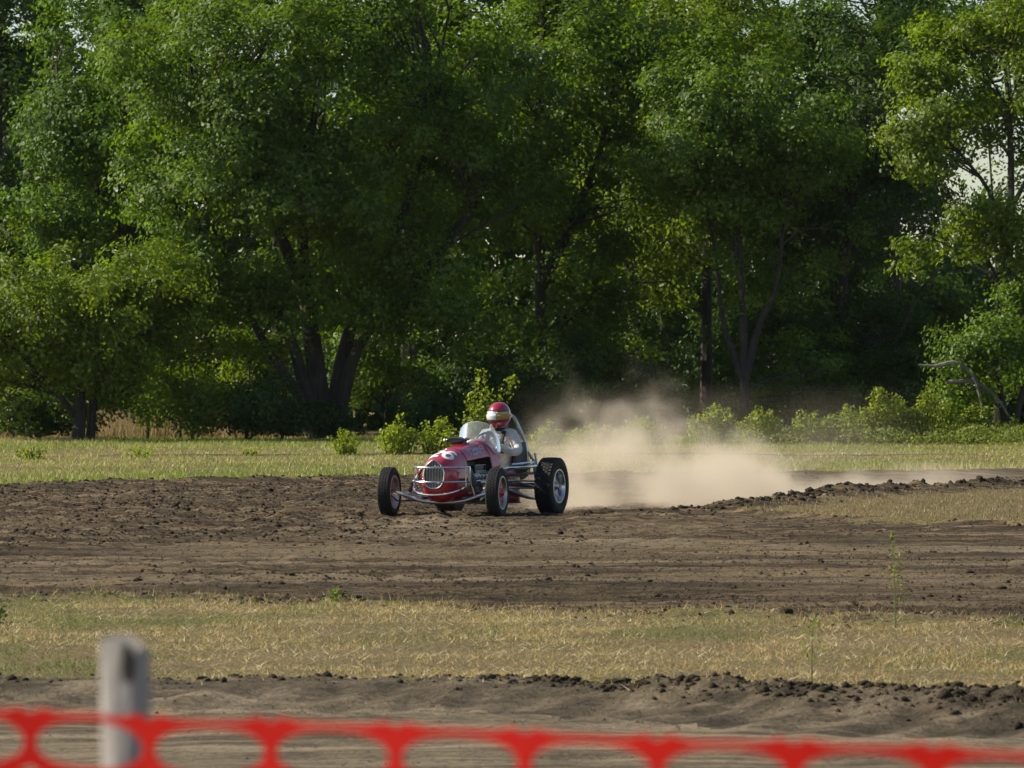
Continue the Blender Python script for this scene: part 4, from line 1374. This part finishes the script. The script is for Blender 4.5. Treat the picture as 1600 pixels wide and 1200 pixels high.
# steering wheel
stw = Matrix.Translation((0.02, 1.42, .89)) @ Matrix.Rotation(R(68), 4, 'X')
mb = MB(); mb.tube([stw @ Vector((.165 * math.cos(2 * math.pi * i / 28), .165 * math.sin(2 * math.pi * i / 28), 0)) for i in range(28)], .014, 8, closed=True)
for k in range(3):
    a = R(90 + 120 * k); mb.tube([stw @ Vector((0, 0, 0)), stw @ Vector((.16 * math.cos(a), .16 * math.sin(a), 0))], .01, 6)
mb.tube([stw @ Vector((0, 0, 0)), stw @ Vector((0, 0, -.3))], .016, 8)
mb.build('steering_wheel', M['black'], car)

# wheels
def make_wheel(loc, side, D, w, rim_r, steer, rear):
    """side +1 = outer face on +X."""
    r = D / 2; hw = w / 2
    mb = MB()
    # rim barrel, dish and lip; outer face on +X
    prof = [(hw * .80, rim_r + .012), (hw * .92, rim_r + .004), (hw * .92, rim_r - .012), (hw * .80, rim_r - .016), (hw * .30, rim_r - .035), (-hw * .35, rim_r - .04), (-hw * .8, rim_r - .016), (-hw * .92, rim_r - .01), (-hw * .92, rim_r + .004), (-hw * .8, rim_r + .012)]
    mb.lathe_x(prof, 40)
    o = mb.build('wheel', M['chrome'] if rear else M['alloy'], car)
    o.location = loc
    o.rotation_euler = (0, 0, steer + (math.pi if side < 0 else 0))
    # tyre
    mb = MB()
    seg = 60
    prof = [(hw * .82, rim_r), (hw * .96, rim_r + .018), (hw * 1.02, rim_r + (r - rim_r) * .5), (hw * .98, r - .035), (hw * .84, r - .010), (hw * .5, r - .002), (0, r), (-hw * .5, r - .002), (-hw * .84, r - .010), (-hw * .98, r - .035), (-hw * 1.02, rim_r + (r - rim_r) * .5), (-hw * .96, rim_r + .018), (-hw * .82, rim_r)]
    mb.lathe_x(prof, seg, closed=False)
    t = mb.build('tyre', M['rubber'], o, angle=60)
    # tread blocks
    mb = MB(); nb = 46 if rear else 54
    rows_x = (-.72, -.36, 0, .36, .72) if rear else (-.6, -.2, .2, .6)
    for k in range(nb):
        for q, fx in enumerate(rows_x):
            th = 2 * math.pi * (k + .5 * (q % 2)) / nb
            rr = r - (.004 if abs(fx) > .5 else 0)
            rot = Matrix.Rotation(th, 3, 'X')
            c = rot @ Vector((fx * hw, 0, rr + .002))
            mb.box(c, (hw * .30, 2 * math.pi * r / nb * .70, .012 if rear else .007), rot)
    mb.build('tread', M['rubber'], t, smooth=False)
    # centre disc with openings between spokes, hub, nuts
    mb = MB()
    ns = 5 if rear else 6
    xd = hw * .28 if rear else hw * .42
    for k in range(ns):
        a = 2 * math.pi * k / ns
        rot = Matrix.Rotation(a, 3, 'X')
        rm = rim_r - .038
        P = [rot @ Vector((xd + dx, sy * wd, rad)) for dx in (0, .014) for (sy, wd, rad) in ((-1, .040, .04), (1, .040, .04), (1, .052, rm), (-1, .052, rm))]
        mb.add(P, [(0, 1, 2, 3), (7, 6, 5, 4), (0, 4, 5, 1), (1, 5, 6, 2), (2, 6, 7, 3), (3, 7, 4, 0)])
    mb.build('wheel_centre', M['chrome'] if rear else M['dark_red'], o, smooth=False, bevel=.004)
    mb = MB(); mb.lathe_x([(xd - .06, .0), (xd - .06, .075), (xd + .012, .075), (xd + .022, .05), (xd + .05, .034), (xd + .06, .02), (xd + .06, .0)], 24)
    for k in range(6):
        a = 2 * math.pi * k / 6; mb.box((xd + .018, .058 * math.cos(a), .058 * math.sin(a)), (.02, .014, .014))
    mb.build('hub', M['alloy'] if rear else M['red'], o, angle=30)
    return o


ST = R(6)
make_wheel((FX, 0, FZ), 1, .62, .165, .205, ST, False)
make_wheel((-FX, 0, FZ), -1, .62, .165, .205, ST, False)
make_wheel((RX, 2.0, RZ), 1, .72, .235, .215, 0, True)
make_wheel((-RX, 2.0, RZ), -1, .72, .235, .215, 0, True)

# ================================================================== driver
def skinned(name, pts, edges, mat, parent, sub=2, root=0):
    me = bpy.data.meshes.new(name)
    me.from_pydata([p[:3] for p in pts], edges, [])
    o = link(name, me, mat, parent)
    sk = o.modifiers.new('skin', 'SKIN'); sk.use_smooth_shade = True
    for i, p in enumerate(pts):
        d = me.skin_vertices[0].data[i]
        d.radius = (p[3], p[4] if len(p) > 4 else p[3])
        d.use_root = (i == root)
    md = o.modifiers.new('sub', 'SUBSURF'); md.levels = sub; md.render_levels = sub
    return o


drv = empty('person', (CX, CAR_D, CZ), YAW)
tag(drv, 'driver in white race suit and red full face helmet sitting in the red car', 'person')
DX = .03
pts = [(DX, 1.88, .33, .15, .13), (DX, 1.90, .55, .15, .12), (DX, 1.90, .78, .175, .125), (DX, 1.88, .96, .17, .11), (DX, 1.85, 1.08, .075, .075), (DX, 1.82, 1.16, .065, .065),
       (DX + .19, 1.86, 1.015, .085, .085), (DX + .315, 1.76, .80, .068, .068), (DX + .24, 1.58, .80, .052, .052), (DX + .155, 1.47, .885, .036, .036),
       (DX - .19, 1.86, 1.015, .085, .085), (DX - .315, 1.76, .80, .068, .068), (DX - .25, 1.58, .80, .052, .052), (DX - .165, 1.47, .885, .036, .036),
       (DX + .11, 1.80, .33, .10, .10), (DX + .15, 1.38, .48, .075, .075), (DX + .13, 1.05, .30, .055, .055), (DX + .13, .93, .27, .04, .05),
       (DX - .11, 1.80, .33, .10, .10), (DX - .15, 1.38, .48, .075, .075), (DX - .13, 1.05, .30, .055, .055), (DX - .13, .93, .27, .04, .05)]
edges = [(0, 1), (1, 2), (2, 3), (3, 4), (4, 5), (3, 6), (6, 7), (7, 8), (8, 9), (3, 10), (10, 11), (11, 12), (12, 13), (0, 14), (14, 15), (15, 16), (16, 17), (0, 18), (18, 19), (19, 20), (20, 21)]
skinned('race_suit', pts, edges, M['suit'], drv)
# gloves with five fingers closed on the wheel rim
for s in (-1, 1):
    bx_ = DX + s * .158 - .002; w0 = Vector((bx_, 1.465, .890))
    P = [(*w0, .032, .03), (bx_ - s * .004, 1.435, .905, .036, .022)]
    E = [(0, 1)]
    for k in range(4):
        L = (.9, 1.0, .95, .78)[k]
        zz = .945 - .022 * k
        i = len(P)
        P += [(bx_ + s * .012, 1.418, zz - .005, .0105, .0105), (bx_ + s * .024, 1.418 - .030 * L, zz, .0098, .0098), (bx_ + s * .006, 1.405 - .040 * L, zz, .009, .009), (bx_ - s * .014, 1.408 - .022 * L, zz, .008, .008)]
        E += [(1, i), (i, i + 1), (i + 1, i + 2), (i + 2, i + 3)]
    i = len(P)
    P += [(bx_ - s * .026, 1.44, .915, .0125, .0125), (bx_ - s * .036, 1.422, .935, .011, .011), (bx_ - s * .03, 1.405, .945, .0095, .0095)]
    E += [(0, i), (i, i + 1), (i + 1, i + 2)]
    skinned('glove', P, E, M['glove'], drv, 1)
# collar
mb = MB(); mb.tube([(DX + .078 * math.cos(2 * math.pi * i / 20), 1.845 + .075 * math.sin(2 * math.pi * i / 20), 1.085) for i in range(20)], .022, 8, closed=True); mb.build('collar', M['glove'], drv)
mb = MB()
for s in (-1, 1): mb.grid([[(DX + s * (.10 + .02 * (k - .5)) + .0 * i, 1.86 - .125 + .055 * i / 5 - .06 * math.sin(i / 5 * 3.1), .78 + .28 * i / 5) for k in (-1, 0, 1, 2)] for i in range(6)])
mb.build('shoulder_belt', M['glove'], drv, solid=.01)
# helmet: built round its own centre, facing -Y then turned
helm = bpy.data.objects.new('helmet', None)
HC = Vector((DX + .03, 1.80, 1.285))


def hshape(lat, lon, off=0.0):
    """lon 0 = front (-Y), lat -pi/2..pi/2"""
    cl = math.cos(lat)
    rx = .138 + off; ry = .162 + off; rz = .150 + off
    x = rx * cl * math.sin(lon); yy = -ry * cl * math.cos(lon); z = rz * math.sin(lat)
    front = max(0, math.cos(lon))
    if lat < 0:
        z = (.205 + off) * math.sin(lat) * (1 - .10 * (1 - front))
        k = 1 - .22 * (math.sin(-lat)) ** 2
        x *= k + .10; yy *= k + .12
        yy -= .028 * front * math.sin(-lat * 1.4)
    return Vector((x, yy, z))


NL, NT = 48, 30
la0, la1 = R(-58), R(90)
mb = MB(); mb.grid([[hshape(la0 + (la1 - la0) * i / NT, -math.pi + 2 * math.pi * j / NL) for j in range(NL + 1)] for i in range(NT + 1)])
hel = mb.build('helmet', M['helmet'], drv, solid=.006, angle=70)
hel.location = HC; hel.rotation_euler = (R(4), 0, R(-12))


def band(la, lb, loa, lob, off):
    return [[hshape(la + (lb - la) * i / 8, loa + (lob - loa) * j / 24, off) for j in range(25)] for i in range(9)]


mb = MB(); mb.grid(band(R(-20), R(15), R(-80), R(24), .006)); mb.build('visor', M['silver'], hel, solid=.006)
mb = MB(); mb.grid(band(R(-21), R(13), R(24.5), R(98), .0055)); mb.build('visor_side', M['gold'], hel, solid=.006)
mb = MB(); mb.tube([hshape(R(17), R(-95 + 190 * j / 30), .005) for j in range(31)], .006, 6); mb.build('visor_trim', M['black'], hel)
mb = MB(); mb.tube([hshape(R(-23), R(-90 + 180 * j / 30), .005) for j in range(31)], .007, 6); mb.build('visor_trim', M['black'], hel)
mb = MB(); mb.lathe_x([(0, .0), (.0, .02), (.012, .018), (.016, .0)], 16)
pv = mb.build('visor_pivot', M['alloy'], hel); pv.location = hshape(R(0), R(92), .004)

# ================================================================== dust cloud behind the rear wheels
def dust(name, label, lo, hi, build_density, step=None):
    mb = MB()
    c = [(lo[i] + hi[i]) / 2 for i in range(3)]; s = [hi[i] - lo[i] for i in range(3)]
    mb.box(c, s)
    m, nt, out = new_mat(name + '_volume')
    pos = N(nt, 'NewGeometry').outputs['Position']
    den = build_density(nt, pos)
    pv = N(nt, 'VolumePrincipled')
    pv.inputs['Color'].default_value = (0.95, 0.83, 0.66, 1)
    pv.inputs['Anisotropy'].default_value = 0.25
    nt.links.new(den, pv.inputs['Density'])
    nt.links.new(pv.outputs[0], out.inputs['Volume'])
    o = mb.build(name, m, smooth=False)
    tag(o, label, 'dust', kind='stuff')
    return o


def maprange(nt, v, a, b, c=0.0, d=1.0):
    n = N(nt, 'MapRange'); n.interpolation_type = 'SMOOTHSTEP'
    nt.links.new(v, n.inputs[0])
    for i, q in enumerate((a, b, c, d)): n.inputs[i + 1].default_value = q
    return n.outputs[0]


def dust_density(nt, pos):
    sp = N(nt, 'SeparateXYZ'); nt.links.new(pos, sp.inputs[0])
    x, y, z = sp.outputs
    big = noise(nt, mapping(nt, pos, (1.0, .6, 1.1)), 0.95, 2, 0.5)
    fine_ = noise(nt, pos, 2.3, 6, 0.68)
    # local top of the cloud: high behind the car, low to the right
    top = maprange(nt, x, 0.9, 5.0, 1.30, 0.30)
    top2 = math_n(nt, 'MULTIPLY', top, maprange(nt, big, .32, .68, .3, 1.75))
    rel = math_n(nt, 'DIVIDE', z, top2)
    vert = maprange(nt, rel, 0.15, 1.0, 1.0, 0.0)
    n1 = maprange(nt, math_n(nt, 'ADD', math_n(nt, 'MULTIPLY', big, .5), math_n(nt, 'MULTIPLY', fine_, .5)), .42, .575, .05, 1.2)
    ex = math_n(nt, 'MULTIPLY', maprange(nt, x, -0.1, 0.8), maprange(nt, x, 8.8, 1.6))
    yy = math_n(nt, 'SUBTRACT', y, math_n(nt, 'ADD', math_n(nt, 'MULTIPLY', x, 2.35), 67.9))
    ey = math_n(nt, 'MULTIPLY', maprange(nt, math_n(nt, 'SUBTRACT', yy, maprange(nt, x, 0.7, 2.3, 3.0, 0.4)), 0.0, 1.3), maprange(nt, yy, 8.0, 4.0))
    d = math_n(nt, 'MULTIPLY', vert, n1)
    d = math_n(nt, 'MULTIPLY', d, math_n(nt, 'MULTIPLY', ex, ey))
    return math_n(nt, 'MULTIPLY', d, 0.88)


def drift_density(nt, pos):
    sp = N(nt, 'SeparateXYZ'); nt.links.new(pos, sp.inputs[0])
    x, y, z = sp.outputs
    big = noise(nt, mapping(nt, pos, (1.0, .5, 1.3)), 0.55, 3, 0.55)
    vert = maprange(nt, z, 0.2, 1.75, 1.0, 0.0)
    n1 = maprange(nt, big, .40, .66, .05, 1.0)
    ex = math_n(nt, 'MULTIPLY', maprange(nt, x, -0.3, 1.5), maprange(nt, x, 8.5, 4.0))
    ey = math_n(nt, 'MULTIPLY', maprange(nt, y, 98.8, 101), maprange(nt, y, 115, 108))
    d = math_n(nt, 'MULTIPLY', math_n(nt, 'MULTIPLY', vert, n1), math_n(nt, 'MULTIPLY', ex, ey))
    return math_n(nt, 'MULTIPLY', d, 0.05)


dust('dust_cloud', 'thick tan dust cloud boiling up behind the rear wheels', (-.15, 69.5, -.1), (9.7, 98.4, 2.1), dust_density)
dust('dust_haze', 'thin drifting dust veil in front of the shrub row', (-.4, 98.6, -.1), (9.2, 115.2, 1.9), drift_density)

# ================================================================== near fence: orange net and its stake
A0 = Vector((wx(48, 4.83), 4.83)); A1 = Vector((wx(1460, 4.38), 4.38))
dirn = (A1 - A0).normalized()
CELL = (A1 - A0).length / 7.0
CH = .049


VLINE = [(-12, 1060), (-3, 1098), (0, 1118), (.5, 1121), (1, 1130), (1.5, 1133), (2, 1133), (3, 1141), (4, 1150), (5, 1160), (6, 1166), (7, 1174), (20, 1230)]


def net_pt(s, t):
    """s in cells from the connector at the left, t in rows downward."""
    u = A0 + dirn * (s * CELL)
    v = -3 + np.interp(s, [p[0] for p in VLINE], [p[1] for p in VLINE])
    top = H - (v - 600) / F * (A0.y + (A1.y - A0.y) * np.clip(s, 0, 7) / 7)
    return (u.x, u.y + .006 * math.sin(s * .9 + t * .25), top - t * CH)


def bump01(s):
    q = max(0.0, 1 - abs(((s + .5) % 1.0) - .5) * 4.6)
    return q * q * (3 - 2 * q)


mb = MB()
C0, C1, ROWS = -12, 20, 24
seg = 32
for c in range(C0, C1):
    for r in range(ROWS):
        outer = []; inner = []
        for k in range(seg):
            a = 2 * math.pi * (k + .5) / seg
            ca, sa = math.cos(a), math.sin(a)
            m = max(abs(ca), abs(sa))
            ox = c + .5 + .5 * ca / m; oy = r + .5 + .5 * sa / m
            if r == 0 and oy < .25: oy -= (.03 + .12 * bump01(ox)) * (1 - oy / .25)
            outer.append((ox, oy))
            e = .90
            inner.append((c + .5 + .452 * math.copysign(abs(ca) ** e, ca), r + .5 + .415 * math.copysign(abs(sa) ** e, sa)))
        P = [net_pt(*p) for p in outer] + [net_pt(*p) for p in inner]
        mb.add(P, [(k, (k + 1) % seg, seg + (k + 1) % seg, seg + k) for k in range(seg)])
bmn = mb.build('safety_net', M['net'], smooth=False)
bm = bmesh.new(); bm.from_mesh(bmn.data); bmesh.ops.remove_doubles(bm, verts=bm.verts, dist=.0003)
bmesh.ops.recalc_face_normals(bm, faces=bm.faces); bm.to_mesh(bmn.data); bm.free()
md = bmn.modifiers.new('solid', 'SOLIDIFY'); md.thickness = .002
tag(bmn, 'orange plastic safety netting stretched across the near foreground', 'fence')

# stake behind the net
ds = 5.0
sx = wx(200, ds); sw = 61 / F * ds
mb = MB()
n = 14
ztop = wz(1000, ds)
for lvl in range(n + 1):
    pass
rows = []
for lvl in range(n + 1):
    z = -.3 + (ztop + .3) * lvl / n
    row = []
    for k in range(17):
        a = 2 * math.pi * k / 16
        q = .34
        ca, sa = math.cos(a), math.sin(a)
        wob = 1 + .025 * math.sin(z * 11 + k) + .02 * math.sin(z * 23 + 2 * k)
        row.append((sw * .54 * math.copysign(abs(ca) ** q, ca) * wob, sw * .5 * math.copysign(abs(sa) ** q, sa) * wob, z + (.006 * math.sin(k * 1.7) - .010 * max(0, ca) if lvl == n else 0)))
    rows.append(row)
mb.grid(rows)
mb.add(rows[-1][:16], [tuple(range(16))])
st = mb.build('wooden_stake', M['weathered'], angle=50)
st.location = (sx, ds, 0); st.rotation_euler = (0, R(-.1), R(-20))
mb = MB()
for k in range(1):
    P = [(sw * (.30 + .20 * math.cos(2 * math.pi * i / 12) * f), -sw * .50 - .002 - .004 * (1 - f), ztop - .020 + .018 * math.sin(2 * math.pi * i / 12) * f) for f in (1.0, .5) for i in range(12)]
    mb.add(P, [(i, (i + 1) % 12, 12 + (i + 1) % 12, 12 + i) for i in range(12)] + [tuple(range(12, 24))])
mb.build('knot', M['bark'], st)
tag(st, 'blurred weathered grey wooden stake behind the orange net', 'stake')

# ================================================================== thin air between the camera and the trees
mb = MB(); mb.box((0, 125, 11), (120, 262, 24))
m, nt, out = new_mat('air')
pv = N(nt, 'VolumePrincipled')
pv.inputs['Color'].default_value = (0.72, 0.88, 1.0, 1)
pv.inputs['Density'].default_value = 0.000025
pv.inputs['Anisotropy'].default_value = 0.2
nt.links.new(pv.outputs[0], out.inputs['Volume'])
tag(mb.build('haze', m, smooth=False), 'thin bluish summer haze over the field', 'haze', kind='stuff')
